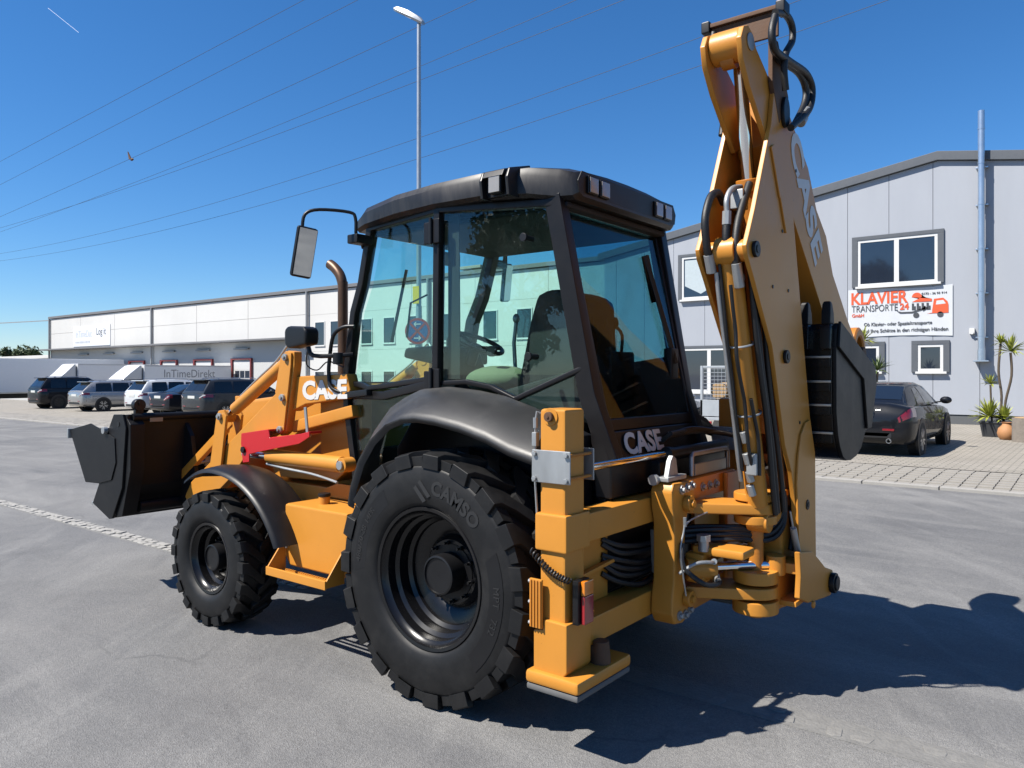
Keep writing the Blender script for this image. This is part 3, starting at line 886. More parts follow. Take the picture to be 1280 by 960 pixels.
for k in range(3):
    yy = .995 + k * .045
    g = G().box(.853, 1.447, yy, yy + .018, .500, .512)
    for j in range(26): g.box(.858 + j * .0226, .858 + j * .0226 + .011, yy + .002, yy + .016, .5121, .519)
    P(g, 'tread_bar', 'orange', st, 0)
P(G().box(.853, 1.447, .98, 1.117, .486, .494), 'tread_base', 'orange', st) if False else None
for sx in (.86, 1.44): P(G().cyl((sx, .9749, .66), (sx, .99, .66), .012, seg=6), 'bolt', 'zinc', st)

# ------------------------------------------------------------------ rear fenders (moulded plastic)
lipx = [(.625, 1.04), (.60, 1.15), (.53, 1.31), (.43, 1.435), (.30, 1.53), (.18, 1.57), (.07, 1.578), (-.08, 1.565), (-.26, 1.535), (-.44, 1.49), (-.59, 1.435), (-.74, 1.40)]
topx = [(.80, 1.06), (.82, 1.20), (.80, 1.35), (.74, 1.49), (.63, 1.62), (.50, 1.69), (.36, 1.745), (.17, 1.757), (-.07, 1.735), (-.26, 1.705), (-.45, 1.65), (-.66, 1.58)]
def rear_fender(s):
    rings = []
    for (lx, lz), (tx, tz) in zip(lipx, topx):
        sec = []
        pl = [(1.10, lx - (lx) * .03, lz - .018), (1.125, lx, lz), (1.128, lx * 1.01, lz + .012), (1.10, lerp(lx, tx, .08), lerp(lz, tz, .16) + .015), (1.0, lerp(lx, tx, .35), lerp(lz, tz, .55) + .02), (.86, lerp(lx, tx, .75), lerp(lz, tz, .88) + .012), (.72, tx, tz),
              (.72, tx - .01, tz - .02), (.86, lerp(lx, tx, .72), lerp(lz, tz, .84) - .005), (1.0, lerp(lx, tx, .33), lerp(lz, tz, .48) + .0), (1.085, lerp(lx, tx, .06), lerp(lz, tz, .05) + .002)]
        for y, x, z in pl: sec.append((x, s * y, z))
        rings.append(sec)
    g = G().loft(rings)
    return P(g, 'rear_fender', 'fender_plastic', sm=60)
rear_fender(1); rear_fender(-1)
# wheel-arch liner behind the tyre
for s in (1, -1):
    pts = [(.70, .95), (.70, 1.35), (.5, 1.62), (.15, 1.70), (-.3, 1.66), (-.74, 1.50), (-.74, .95)]
    P(G().prism(pts, 'y', s * .56, s * .66, .01), 'arch_liner', 'black_satin')

# ------------------------------------------------------------------ cab
def sidey(x, s=1):
    y = lerp(.745, .635, (x - .26) / .94) if x > .26 else lerp(.745, .60, (.26 - x) / 1.0)
    return s * y
APIL = [(1.14, 1.20), (1.235, 1.62), (1.24, 1.80), (1.15, 2.26), (1.06, 2.45), (.955, 2.82)]
CPIL = [(-.52, 2.83), (-.73, 1.72), (-.86, 1.36)]
cab = P(G().box(-.70, 1.13, -.55, .55, .98, 1.16, .02), 'cab_floor', 'cab_black')
def pillar(path, w, d, s, name='pillar'):
    rings = []
    n = len(path)
    for i, (x, z) in enumerate(path):
        a = Vector((path[max(i - 1, 0)][0], path[max(i - 1, 0)][1])); b_ = Vector((path[min(i + 1, n - 1)][0], path[min(i + 1, n - 1)][1]))
        t = (b_ - a).normalized(); nn = Vector((t.y, -t.x))
        y = sidey(x, s)
        p = Vector((x, z))
        o_ = [(p + nn * w / 2, y + s * .012), (p - nn * w / 2, y + s * .012), (p - nn * w / 2, y - s * d), (p + nn * w / 2, y - s * d)]
        rings.append([(q.x, yy, q.y) for q, yy in o_])
    g = G().loft(rings, bev=.008)
    return P(g, name, 'cab_black', cab)
for s in (1, -1):
    pillar(APIL, .055 if s == 1 else .10, .06, s, 'front_pillar')
    pillar([(.255, 2.83), (.272, 1.76)], .05, .05, s, 'door_pillar')
    pillar(CPIL, .105, .07, s, 'rear_pillar')
    pillar([(.97, 2.815), (.25, 2.835), (-.53, 2.79)], .045, .05, s, 'roof_rail')
    pillar([(1.235, 1.775), (1.05, 1.755), (.98, 1.735), (.29, 1.805)], .035, .03, s, 'door_rail')
    pillar([(.235, 1.775), (.05, 1.785), (-.12, 1.755), (-.285, 1.688), (-.73, 1.875)], .03, .03, s, 'window_rail')
    pillar([(1.20, 1.69), (.80, 1.69), (.30, 1.775)], .055, .02, s, 'door_brace') if s == 1 else None
    # panes
    def pane(pts, m='glass_side', nm='window_pane', s=s):
        return P(G().prism(pts, 'y', 0, .005, mp=lambda c: (c.x, sidey(c.x, s) - s * .02 + s * c.y, c.z)), nm, m, cab, 0)
    pane([(1.21, 1.80), (1.13, 2.26), (1.045, 2.45), (.95, 2.79), (.285, 2.815), (.295, 1.82), (.98, 1.755), (1.05, 1.775)])
    pane([(.225, 1.80), (.225, 2.81), (-.47, 2.77), (-.66, 1.87), (-.285, 1.70), (-.12, 1.77), (.05, 1.80)])
    pane([(1.195, 1.66), (1.11, 1.25), (.84, 1.22), (.84, 1.30), (.78, 1.47), (.66, 1.62), (.52, 1.71), (.80, 1.66)])
    pane([(-.30, 1.68), (-.70, 1.85), (-.78, 1.56), (-.56, 1.58)])
# lower door edge frame
pillar([(1.13, 1.20), (.86, 1.18)], .04, .05, 1, 'door_sill')
# front screen
P(G().prism([(x - .02, z) for x, z in APIL] + [(x - .026, z) for x, z in APIL[::-1]], 'y', -.56, .56), 'windscreen', 'glass_side', cab, 0)
P(G().box(.93, .99, -.58, .58, 2.77, 2.85, .01), 'header_rail', 'cab_black', cab)
P(G().prism([(1.245, 1.0), (1.245, 1.30), (1.18, 1.30), (1.15, 1.0)], 'y', -.58, .58, .01), 'cowl', 'cab_black', cab)
# rear wall and window; plane leans out towards the bottom
def rwx(z): return lerp(-.53, -.80, (2.79 - z) / 1.25)
def rmap(c): return (rwx(c.z) + c.x, c.y, c.z)
P(G().prism([(.50, 1.585), (-.50, 1.585), (-.525, 2.755), (.525, 2.755)], 'x', -.012, -.006, mp=rmap), 'rear_window', 'glass_rear', cab, 0)
g = G()
for pts in ([(.56, 2.757), (-.56, 2.757), (-.56, 2.83), (.56, 2.83)], [(.56, 1.52), (-.56, 1.52), (-.56, 1.583), (.56, 1.583)], [(.56, 1.5835), (.503, 1.5835), (.528, 2.7565), (.56, 2.7565)], [(-.503, 1.5835), (-.56, 1.5835), (-.56, 2.7565), (-.528, 2.7565)]):
    g.prism(pts, 'x', -.02, .03, .006, mp=rmap)
P(g, 'rear_window_frame', 'cab_black', cab)
rp = P(G().prism([(-.745, 1.52), (-.825, 1.518), (-.875, 1.36), (-.88, 1.16), (-.78, 1.16)], 'y', -.60, .60, .012), 'rear_panel', 'cab_black', cab)
text('lettering', 'CASE', .165, 'white_letter', rp, (-.862, .20, 1.438), (0, -1, 0), (.32, 0, 1), .004, bold=.006, xscale=1.12, spacing=1.05)
for z, x0, x1 in ((1.475, .56, .50), (1.475, -.14, -.22)):
    P(G().box(-.853, -.846, x1, x0, z - .004, z + .004), 'pinstripe', 'white_letter', rp, 0)
P(G().box(-.80, -.60, -.52, .52, .95, 1.16, .01), 'rear_bulkhead', 'black_satin')

# roof
def roof():
    rings = []
    prof = [(1.12, .60, 2.815, 2.86), (1.10, .66, 2.805, 2.90), (.95, .715, 2.815, 2.965), (.6, .775, 2.83, 2.995), (.25, .79, 2.84, 3.01), (-.1, .775, 2.84, 3.02), (-.40, .71, 2.825, 3.02), (-.56, .64, 2.80, 3.0), (-.64, .61, 2.80, 2.975), (-.67, .58, 2.82, 2.93)]
    for x, w, zb, zt in prof:
        sec = []
        for y, z in ((-w + .03, zb), (-w, zb + .02), (-w - .004, lerp(zb, zt, .62)), (-w + .02, lerp(zb, zt, .86)), (-w * .82, zt - .004), (-w * .4, zt + .012), (0, zt + .016), (w * .4, zt + .012), (w * .82, zt - .004), (w - .02, lerp(zb, zt, .86)), (w + .004, lerp(zb, zt, .62)), (w, zb + .02), (w - .03, zb)):
            sec.append((x, y, z))
        rings.append(sec)
    return G().loft(rings)
rf = P(roof(), 'cab_roof', 'roof_plastic', sm=33)
# side pods for the work lamps
for s in (1, -1):
    g = G()
    for a, b_ in ((.075, .095), (-.115, -.095)):
        g.prism([(.70, 2.83), (.80, 2.83), (.815, 2.93), (.79, 2.985), (.60, 3.035), (.60, 2.9)], 'x', -.23 + a, -.23 + b_, .006, mp=lambda c: (c.x, s * c.y, c.z))
    g.prism([(.60, 3.005), (.812, 2.945), (.79, 2.985), (.60, 3.038)], 'x', -.0745 - .23, .0745 - .23, .006, mp=lambda c: (c.x, s * c.y, c.z))
    pod = P(g, 'lamp_pod', 'roof_plastic', rf)
    P(G().box(-.30, -.16, s * .735, s * .765, 2.84, 2.97, .004), 'pod_recess', 'black_satin', rf)
    lm = P(G().box(-.285, -.195, s * .766, s * .80, 2.85, 2.96, .012), 'work_lamp', 'black_satin', rf)
    P(G().box(-.279, -.201, s * .8001, s * .808, 2.857, 2.953, .003), 'lens', 'lamp_lens', rf)
# rear lamps in the visor
vis = P(G().prism([(.585, 2.835), (.60, 2.90), (.56, 2.96), (-.56, 2.96), (-.60, 2.90), (-.585, 2.835)], 'x', -.671, -.663, .002), 'rear_visor', 'black_satin', rf)
for y in (.46, .335, -.335, -.46):
    P(G().box(-.685, -.672, y - .052, y + .052, 2.842, 2.943, .008), 'work_lamp', 'black_satin', rf)
    P(G().box(-.692, -.6855, y - .043, y + .043, 2.85, 2.935, .004), 'lens', 'lamp_lens', rf)
P(G().box(-.60, .95, -.60, .60, 2.76, 2.80, .02), 'headliner', 'seat', cab)

# hinges, latch, door handle
for z in (2.70, 1.79):
    P(G().box(.215, .275, .752, .775, z - .075, z + .075, .008).box(.278, .345, .752, .775, z - .075, z + .06, .008), 'hinge', 'cab_black', cab)
    P(G().cyl((.277, .782, z - .08), (.277, .782, z + .08), .011, seg=10), 'hinge_pin', 'black_satin', cab)
P(G().bar((1.20, .67, 1.685), (.92, .70, 1.71), .05, .045, bev=.008), 'door_handle', 'black_satin', cab)
for x, z in ((.10, 2.73),): pass
for x, z in ((-.38, 2.60), (-.41, 1.93)):
    P(G().cyl((x, sidey(x) - .02, z), (x, sidey(x) + .05, z), .017, seg=14).cyl((x, sidey(x) + .0501, z), (x, sidey(x) + .07, z), .025, seg=14, bev=.004), 'window_catch', 'black_satin', cab)
# grab rail in front of the door
P(G().tube([(1.12, .66, 2.16), (1.20, .69, 2.155), (1.28, .71, 2.10), (1.32, .71, 1.95), (1.33, .71, 1.82), (1.29, .71, 1.73), (1.15, .67, 1.69)], .014, seg=10, smooth=4), 'grab_rail', 'black_satin')

# mirrors
def mirror(s):
    arm = P(G().tube([(1.03, s * .66, 2.69), (.99, s * .72, 2.74), (.96, s * .78, 2.75), (.955, s * .79, 2.86), (.98, s * .82, 2.90), (1.09, s * .98, 2.905), (1.145, s * 1.05, 2.87), (1.155, s * 1.065, 2.775)], .011, seg=10, smooth=4), 'mirror_arm', 'black_satin')
    P(G().box(.93, 1.03, s * .66, s * .80, 2.70, 2.76, .008), 'clamp', 'black_satin', arm)
    ang = rad(-14) * s
    M = Matrix.Translation((1.13, s * 1.06, 2.62)) @ Matrix.Rotation(ang, 4, 'Z') @ Matrix.Rotation(rad(-8), 4, 'Y') @ Matrix.Rotation(rad(6) * s, 4, 'X')
    P(G().box(-.0, .04, -.072, .072, -.165, .165, .018, mp=lambda c: M @ c), 'mirror_housing', 'black_satin', arm)
    P(G().box(-.004, -.0005, -.060, .060, -.152, .152, .0, mp=lambda c: M @ c), 'mirror_glass', 'mirror', arm, 0)
mirror(1); mirror(-1)
# headlamps on brackets ahead of the door
for s in (1, -1):
    hl = P(G().prism([(1.36, 2.035), (1.56, 2.01), (1.60, 2.04), (1.60, 2.145), (1.56, 2.17), (1.38, 2.16), (1.35, 2.13)], 'y', s * .77, s * .89, .02), 'headlamp', 'black_satin')
    P(G().box(1.58, 1.607, s * .785, s * .875, 2.05, 2.135, .006), 'lens', 'lamp_lens', hl)
    P(G().tube([(1.40, s * .83, 2.02), (1.36, s * .82, 1.96), (1.22, s * .72, 1.96), (1.16, s * .64, 1.97)], .016, seg=8, smooth=3), 'bracket', 'black_satin', hl)
    P(G().cyl((1.22, s * .72, 1.90), (1.22, s * .72, 1.98), .035, seg=14, bev=.006), 'indicator', 'black_satin', hl)
    P(G().tube([(1.42, s * .82, 2.01), (1.46, s * .80, 1.90), (1.42, s * .74, 1.86), (1.35, s * .7, 1.92), (1.2, s * .69, 1.88)], .005, seg=6, smooth=5), 'cable', 'hose', hl)

# cab interior
seat = P(G().ell((.22, .18, 1.79), (.25, .20, .10)), 'seat', 'khaki', cab)
P(G().prism([(-.10, 1.62), (.02, 1.66), (-.10, 2.16), (-.16, 2.34), (-.30, 2.36), (-.46, 2.30), (-.50, 1.62)], 'y', -.18, .30, .05), 'seat_backrest', 'seat', cab)
P(G().prism([(.22, 1.16), (.40, 1.16), (.34, 2.30), (.30, 2.44), (.22, 2.44), (.18, 2.30)], 'y', -.53, -.45, .03), 'door_post', 'seat', cab)
P(G().prism([(-.72, 1.16), (.18, 1.16), (.16, 1.84), (-.70, 1.96)], 'y', -.57, -.53, .02), 'side_lining', 'seat', cab)
P(G().prism([(-.60, 1.18), (.0, 1.18), (.0, 1.72), (-.58, 1.86)], 'y', .36, .50, .03), 'rear_console', 'seat', cab)
P(G().prism([(.224, 1.80), (.224, 2.80), (.135, 2.80), (.125, 1.80)], 'y', .675, .683, .002), 'glass_edge_trim', 'seat', cab)
P(G().cyl((.18, .30, 1.98), (.18, .33, 1.98), .035, seg=16), 'armrest_knob', 'black_satin', cab)
P(G().tube([(.30, -.10, 1.75), (.32, -.10, 2.05), (.30, -.10, 2.20)], .014, seg=8).ell((.30, -.10, 2.22), (.025, .025, .035)), 'shuttle_lever', 'zinc', cab)
P(G().box(-.2, .25, -.15, .30, 1.16, 1.58, .04), 'seat_base', 'seat', cab)
P(G().prism([(-.42, 1.3), (-.30, 1.3), (-.36, 2.18), (-.46, 2.18)], 'y', -.42, .06, .05), 'second_backrest', 'seat', cab) if False else None
P(G().prism([(.62, 1.16), (.86, 1.16), (.80, 1.95), (.66, 2.02), (.60, 1.86)], 'y', -.14, .20, .03), 'steering_console', 'black_satin', cab)
g = G()
M = Matrix.Translation((.55, .03, 2.05)) @ Matrix.Rotation(rad(-24), 4, 'Y')
ring = [M @ Vector((.19 * cos(t), .19 * sin(t), 0)) for t in [2 * pi * i / 28 for i in range(29)]]
g.tube(ring, .016, seg=8)
for a in (0, 2.1, 4.2): g.tube([M @ Vector((0, 0, -.03)), M @ Vector((.185 * cos(a), .185 * sin(a), 0))], .012, seg=6)
g.cyl(M @ Vector((0, 0, -.16)), M @ Vector((0, 0, -.01)), .04, seg=12)
P(g, 'steering_wheel', 'black_satin', cab)
P(G().prism([(.72, 1.9), (1.02, 1.95), (1.0, 2.02), (.72, 2.03)], 'y', -.30, .30, .02), 'dashboard', 'black_satin', cab)
P(G().prism([(-.30, 1.16), (.5, 1.16), (.5, 1.62), (-.30, 1.72)], 'y', -.52, -.34, .02), 'side_console', 'black_satin', cab)
P(G().prism([(-.55, 1.16), (-.42, 1.16), (-.44, 1.95), (-.54, 1.98)], 'y', -.28, .02, .02), 'backhoe_console', 'black_satin', cab)
for y in (-.2, -.06, .10):
    P(G().tube([(-.48, y, 1.95), (-.50, y + .02, 2.08), (-.46, y + .03, 2.14)], .011, seg=8, smooth=3).ell((-.455, y + .03, 2.16), (.022, .022, .04)), 'control_lever', 'black_satin', cab)
for x, y in ((.30, -.42), (.36, -.46)):
    P(G().tube([(x, y, 1.62), (x + .03, y, 1.92), (x + .02, y, 1.98)], .009, seg=8).ell((x + .02, y, 2.0), (.022, .022, .03)), 'loader_lever', 'black_satin', cab)
P(G().tube([(1.08, .20, 2.10), (1.04, .20, 2.35), (1.02, .05, 2.42)], .008, seg=6), 'wiper_arm', 'black_satin', cab)
P(G().bar((1.09, .34, 2.06), (1.0, .28, 2.58), .012, .02, bev=0), 'wiper_blade', 'black_satin', cab)
P(G().bar((-.60, -.30, 2.60), (-.76, -.42, 1.90), .03, .03, bev=.005).bar((-.60, -.30, 2.60), (-.64, -.36, 2.30), .02, .05, bev=.004), 'rear_wiper', 'black_satin', cab)
P(G().box(-.76, -.70, -.46, -.36, 1.80, 2.0, .01), 'wiper_motor', 'black_satin', cab)
P(G().box(.82, .84, -.10, .10, 2.62, 2.72, .01).tube([(.86, 0, 2.78), (.83, 0, 2.70)], .008, seg=6), 'interior_mirror', 'sticker', cab)

# ------------------------------------------------------------------ loader
mat('pad_grey', (0.12, 0.12, 0.12), 0.8, var=0.3, scale=14)
ARM = [(3.20, .80), (3.10, .93), (2.63, 1.23), (1.90, 1.70), (1.835, 1.95), (1.77, 2.005), (1.69, 1.995), (1.69, 1.90), (1.79, 1.41), (1.85, 1.375), (1.90, 1.40), (2.25, 1.25), (2.5, 1.02), (2.95, .72), (3.12, .70)]
BACK = [(1.80, 1.59), (1.775, 1.79), (1.735, 1.815), (1.16, 1.835), (1.12, 1.72), (1.155, 1.665), (1.61, 1.615), (1.785, 1.555)]
def pin(x, y, z, r, s, par, m='zinc', d=.02):
    return P(G().cyl((x, y, z), (x, y + s * d, z), r, seg=18, bev=.003).cyl((x, y + s * (d + .0005), z), (x, y + s * (d + .012), z), r * .55, seg=6, bev=.002), 'pin', m, par)
for s in (1, -1):
    def ys(a, b_): return (s * a, s * b_) if s == 1 else (s * b_, s * a)
    a = P(G().prism(ARM, 'y', *ys(.665, .735), .008), 'loader_arm', 'orange')
    P(G().prism([(1.90, 1.70), (1.835, 1.95), (1.77, 2.00), (1.705, 1.985), (1.71, 1.90), (1.795, 1.42), (1.85, 1.385), (1.875, 1.42), (1.86, 1.60)], 'y', *ys(.736, .752), .004), 'knee_plate', 'orange', a)
    b_ = P(G().prism(BACK, 'y', *ys(.60, .698), .010), 'loader_arm_rear', 'orange', a)
    P(G().bar((1.80, s * .64, 1.44), (1.12, s * .64, 1.58), .08, .085, bev=.012), 'parallel_link', 'orange', a)
    for x, z in ((1.765, 1.955), (1.80, 1.66), (1.83, 1.425)): pin(x, s * .752, z, .026, s, a)
    tc_ = P(G().cyl((2.50, s * .70, 1.555), (1.84, s * .70, 1.91), .048, seg=24, bev=.004).cyl((2.60, s * .66, 1.495), (2.60, s * .74, 1.495), .05, seg=20).cyl((1.765, s * .66, 1.955), (1.765, s * .7355, 1.955), .045, seg=20), 'tilt_cylinder', 'orange')
    P(G().cyl((2.62, s * .70, 1.49), (2.50, s * .70, 1.555), .026, seg=16), 'rod', 'chrome', tc_)
    P(G().tube([(2.42, s * .705, 1.66), (2.2, s * .705, 1.79), (1.95, s * .705, 1.93), (1.80, s * .70, 2.06), (1.72, s * .69, 2.10), (1.66, s * .66, 2.02)], .008, seg=8, smooth=3), 'hydraulic_line', 'zinc', tc_)
    P(G().box(2.40, 2.46, s * .68, s * .73, 1.62, 1.66, .006), 'port', 'orange', tc_)
    lk = P(G().prism([(2.66, 1.50), (2.63, 1.54), (2.56, 1.55), (2.52, 1.50), (2.60, 1.09), (2.76, 1.08)], 'y', *ys(.745, .77), .006), 'dump_link', 'orange')
    pin(2.60, s * .77, 1.495, .028, s, lk)
    P(G().prism([(2.66, 1.50), (2.63, 1.54), (2.56, 1.55), (2.52, 1.50), (2.60, 1.09), (2.76, 1.08)], 'y', *ys(.61, .635), .006), 'dump_link', 'orange', a)
    P(G().bar((2.66, s * .62, 1.45), (3.45, s * .62, .94), .05, .07, bev=.008), 'bucket_link', 'orange', a)
    lc = P(G().cyl((1.92, s * .78, 1.225), (1.10, s * .78, 1.222), .055, seg=24, bev=.006).cyl((1.075, s * .72, 1.222), (1.075, s * .815, 1.222), .05, seg=20, bev=.004), 'lift_cylinder', 'orange')
    P(G().cyl((2.25, s * .78, 1.225), (1.92, s * .78, 1.225), .028, seg=16), 'rod', 'chrome', lc)
    P(G().cyl((1.075, s * .8155, 1.222), (1.075, s * .832, 1.222), .03, seg=18, bev=.003), 'pin', 'zinc', lc)
    P(G().tube([(1.93, s * .80, 1.17), (1.7, s * .81, 1.155), (1.4, s * .81, 1.14), (1.2, s * .82, 1.12), (1.08, s * .84, 1.11)], .009, seg=8, smooth=3), 'hydraulic_line', 'zinc', lc)
    if s == 1:
        text('lettering', 'CASE', .175, 'white_letter', b_, (1.395, .7005, 1.715), (-1, 0, .035), (0, 0, 1), .003, bold=.008, xscale=1.2, spacing=1.0)
P(G().cyl((3.0, -.62, .86), (3.0, .62, .86), .07, seg=20), 'loader_cross_tube', 'orange')
P(G().cyl((1.62, -.60, 1.72), (1.62, .60, 1.72), .05, seg=16), 'loader_cross_tube', 'orange')
lk = P(G().prism([(2.185, 1.386), (1.84, 1.432), (1.825, 1.371), (1.461, 1.417), (1.367, 1.437), (1.364, 1.401), (1.48, 1.346), (1.949, 1.262), (2.082, 1.234), (2.082, 1.177), (2.166, 1.166), (2.19, 1.313)], 'y', .84, .85, .004), 'safety_lock', 'red')
P(G().prism([(1.84, 1.372), (1.461, 1.417), (1.367, 1.437), (1.367, 1.42), (1.47, 1.40), (1.84, 1.355)], 'y', .74, .839, .003).prism([(2.185, 1.386), (1.84, 1.432), (1.84, 1.42), (2.18, 1.374)], 'y', .74, .839, .003), 'lock_flange', 'red', lk)
P(G().cyl((2.15, .8505, 1.265), (2.15, .866, 1.265), .026, seg=6, bev=.003), 'bolt', 'black_satin', lk)
P(G().bar((1.475, .80, 1.60), (1.447, .80, 1.40), .025, .012, up=(0, 1, 0), bev=.003).cyl((1.447, .78, 1.405), (1.447, .83, 1.405), .016, seg=10), 'locking_strut', 'zinc', lk)

# loader bucket
lb = P(G().prism([(3.36, 1.50), (3.41, 1.50), (3.47, .93), (3.62, .66), (3.93, .745), (3.94, .715), (3.61, .625), (3.42, .90)], 'y', -1.14, 1.14, .004), 'loader_bucket', 'black_bucket')
for s in (1, -1):
    def ys(a, b_): return (s * a, s * b_) if s == 1 else (s * b_, s * a)
    P(G().prism([(3.70, 1.30), (3.635, 1.388), (3.555, 1.497), (3.397, 1.502), (3.346, 1.394), (3.41, .9), (3.581, .628), (3.635, .618), (3.941, .722), (3.80, .93)], 'y', *ys(1.142, 1.162), .004), 'side_plate', 'black_bucket', lb)
    P(G().prism([(4.374, 1.336), (3.956, 1.407), (3.676, 1.345), (3.52, 1.30), (3.50, 1.10), (3.58, .95), (3.80, .905), (4.057, .893)], 'y', *ys(1.1625, 1.172), .003), 'clam_side_plate', 'black_bucket', lb)
    P(G().prism([(3.40, 1.50), (3.31, 1.42), (3.31, 1.05), (3.45, .66), (3.56, .64), (3.50, 1.45)], 'y', *ys(1.02, 1.141), .006), 'end_box', 'black_bucket', lb)
    P(G().cyl((3.67, s * 1.162, 1.36), (3.67, s * 1.20, 1.36), .03, seg=14, bev=.004), 'hinge_pin', 'zinc', lb)
    P(G().cyl((3.47, s * 1.162, 1.42), (3.47, s * 1.166, 1.42), .022, seg=14), 'eye', 'black_satin', lb)
    P(G().box(3.93, 3.99, *ys(1.12, 1.15), .70, .73, .004).box(4.36, 4.39, *ys(1.15, 1.19), 1.26, 1.345, .004), 'wear_cap', 'zinc', lb)
P(G().prism([(4.37, 1.33), (4.06, .89), (3.80, .90), (3.80, .915), (4.045, .91), (4.34, 1.335)], 'y', -1.16, 1.16, .003), 'clam_blade', 'black_bucket', lb)
P(G().cyl((3.36, -1.10, 1.475), (3.36, 1.10, 1.475), .032, seg=14), 'top_tube', 'black_bucket', lb)
P(G().cyl((3.46, -1.0, .72), (3.46, 1.0, .72), .05, seg=14), 'bottom_tube', 'black_bucket', lb)
for s in (1, -1): P(G().prism([(3.40, 1.45), (3.28, 1.30), (3.20, .95), (3.28, .75), (3.46, .68)], 'y', s * .62 - .02, s * .62 + .02, .006), 'bucket_bracket', 'black_bucket', lb)
P(G().box(3.325, 3.329, .86, .97, 1.435, 1.468), 'sticker', 'sticker', lb, 0)
P(G().cyl((3.37, 1.03, 1.575), (3.43, 1.03, 1.575), .052, seg=20, bev=.008).box(3.38, 3.42, .995, 1.065, 1.49, 1.56, .005).cyl((3.36, 1.03, 1.59), (3.369, 1.03, 1.59), .016, seg=10), 'lifting_eye', 'black_satin', lb)
P(G().cyl((3.26, .58, 1.06), (3.26, .36, 1.08), .015, seg=10).box(3.25, 3.27, .44, .52, 1.03, 1.11, .004), 'hydraulic_coupling', 'zinc', lb)
for yy in (.30, .36): P(G().tube([(3.2, yy, 1.1), (3.1, yy + .03, 1.25), (2.9, yy + .02, 1.3), (2.6, yy, 1.1)], .012, seg=8, smooth=4), 'bucket_hose', 'hose', lb)

# ------------------------------------------------------------------ rear frame and stabilisers
for s in (1, -1):
    def ys(a, b_): return (s * a, s * b_) if s == 1 else (s * b_, s * a)
    po = P(G().box(-.957, -.808, *ys(.978, 1.15), .38, 1.665, .016), 'stabiliser_leg', 'orange')
    P(G().box(-.975, -.79, *ys(.955, 1.168), .985, 1.165, .012), 'upper_sleeve', 'orange', po)
    P(G().prism([(-.978, .655), (-.978, .43), (-.945, .385), (-.785, .385), (-.785, .60), (-.84, .61), (-.845, .66)], 'y', *ys(.955, 1.17), .008), 'lower_sleeve', 'orange', po)
    P(G().box(-1.06, -.755, *ys(.70, 1.20), .350, .412, .018), 'foot_plate', 'orange', po)
    P(G().box(-1.055, -.76, *ys(.705, 1.195), .318, .349, .01), 'rubber_pad', 'pad_grey', po)
    P(G().cyl((-1.0, s * .90, .41), (-1.0, s * .90, .52), .05, .04, seg=16, bev=.005).box(-1.03, -.94, *ys(.86, .94), .40, .50, .02), 'pivot_boss', 'rust', po)
    P(G().cyl((-.874, s * 1.15, 1.628), (-.874, s * 1.157, 1.628), .042, seg=22, bev=.002), 'washer', 'orange', po)
    P(G().cyl((-.874, s * 1.1575, 1.628), (-.874, s * 1.178, 1.628), .024, seg=16, bev=.004).cyl((-.874, s * 1.1785, 1.628), (-.874, s * 1.183, 1.628), .007, seg=6), 'pin', 'rust', po)
    zp = P(G().box(-.995, -.773, *ys(1.158, 1.168), 1.312, 1.468, .004), 'clamp_plate', 'zinc', po)
    P(G().box(-.985, -.783, *ys(.935, .945), 1.312, 1.468, .004), 'clamp_plate', 'zinc', po)
    for x in (-.975, -.793):
        for z in (1.33, 1.45):
            P(G().cyl((x, s * 1.1685, z), (x, s * 1.182, z), .013, seg=6, bev=.002), 'bolt', 'zinc', po)
    for z in (1.335, 1.445): P(G().cyl((-.968, s * .945, z), (-.968, s * 1.158, z), .008, seg=8), 'clamp_rod', 'orange_worn', po)
    # sensor / hydraulic line on the front edge
    P(G().tube([(-.80, s * 1.13, 1.64), (-.785, s * 1.14, 1.65), (-.775, s * 1.14, 1.60), (-.775, s * 1.14, 1.30), (-.785, s * 1.13, 1.05)], .006, seg=6), 'pipe', 'zinc', po)
    P(G().box(-.79, -.762, *ys(1.125, 1.155), 1.48, 1.55, .005).cyl((-.776, s * 1.14, 1.57), (-.776, s * 1.14, 1.62), .012, seg=8), 'valve', 'zinc', po)
    gb = G().box(-.845, -.772, *ys(1.171, 1.186), .615, .85, .004)
    P(gb, 'wear_block', 'orange', po)
    for k in range(4): P(G().box(-.842 + k * .018, -.833 + k * .018, *ys(1.1865, 1.192), .62, .845, .002), 'rib', 'orange_worn', po)
    for z in (.63, .73, .83): P(G().cyl((-.768, s * 1.165, z), (-.756, s * 1.165, z), .010, seg=8), 'bolt', 'zinc', po)
    tl = P(G().box(-1.012, -.9785, *ys(1.02, 1.125), .648, .858, .006), 'tail_lamp', 'black_satin')
    P(G().box(-1.036, -1.0125, *ys(1.022, 1.104), .785, .855, .006), 'indicator_lens', 'lamp_amber', tl)
    P(G().box(-1.036, -1.0125, *ys(1.022, 1.104), .650, .784, .006), 'brake_lens', 'lamp_red', tl)
    path = []
    for i in range(150):
        t = i / 149
        c_ = Vector((lerp(-.79, -.99, t), s * lerp(1.19, 1.16, t), lerp(.985, .862, t) - .025 * sin(pi * t)))
        a = t * 2 * pi * 15
        path.append(c_ + Vector((-.3, 0, .6)).normalized() * .014 * cos(a) + Vector((0, s, 0)) * .014 * sin(a))
    P(G().tube(path, .0045, seg=5), 'coiled_cable', 'hose', tl)
P(G().box(-.965, -.83, -.96, .96, 1.005, 1.148, .01), 'upper_rail', 'orange')
P(G().box(-.968, -.80, -.96, .96, .495, .630, .01), 'lower_rail', 'orange')
for y in (.75, -.75): P(G().box(-.83, -.80, y - .2, y + .2, .631, 1.0, .006), 'frame_gusset', 'orange')
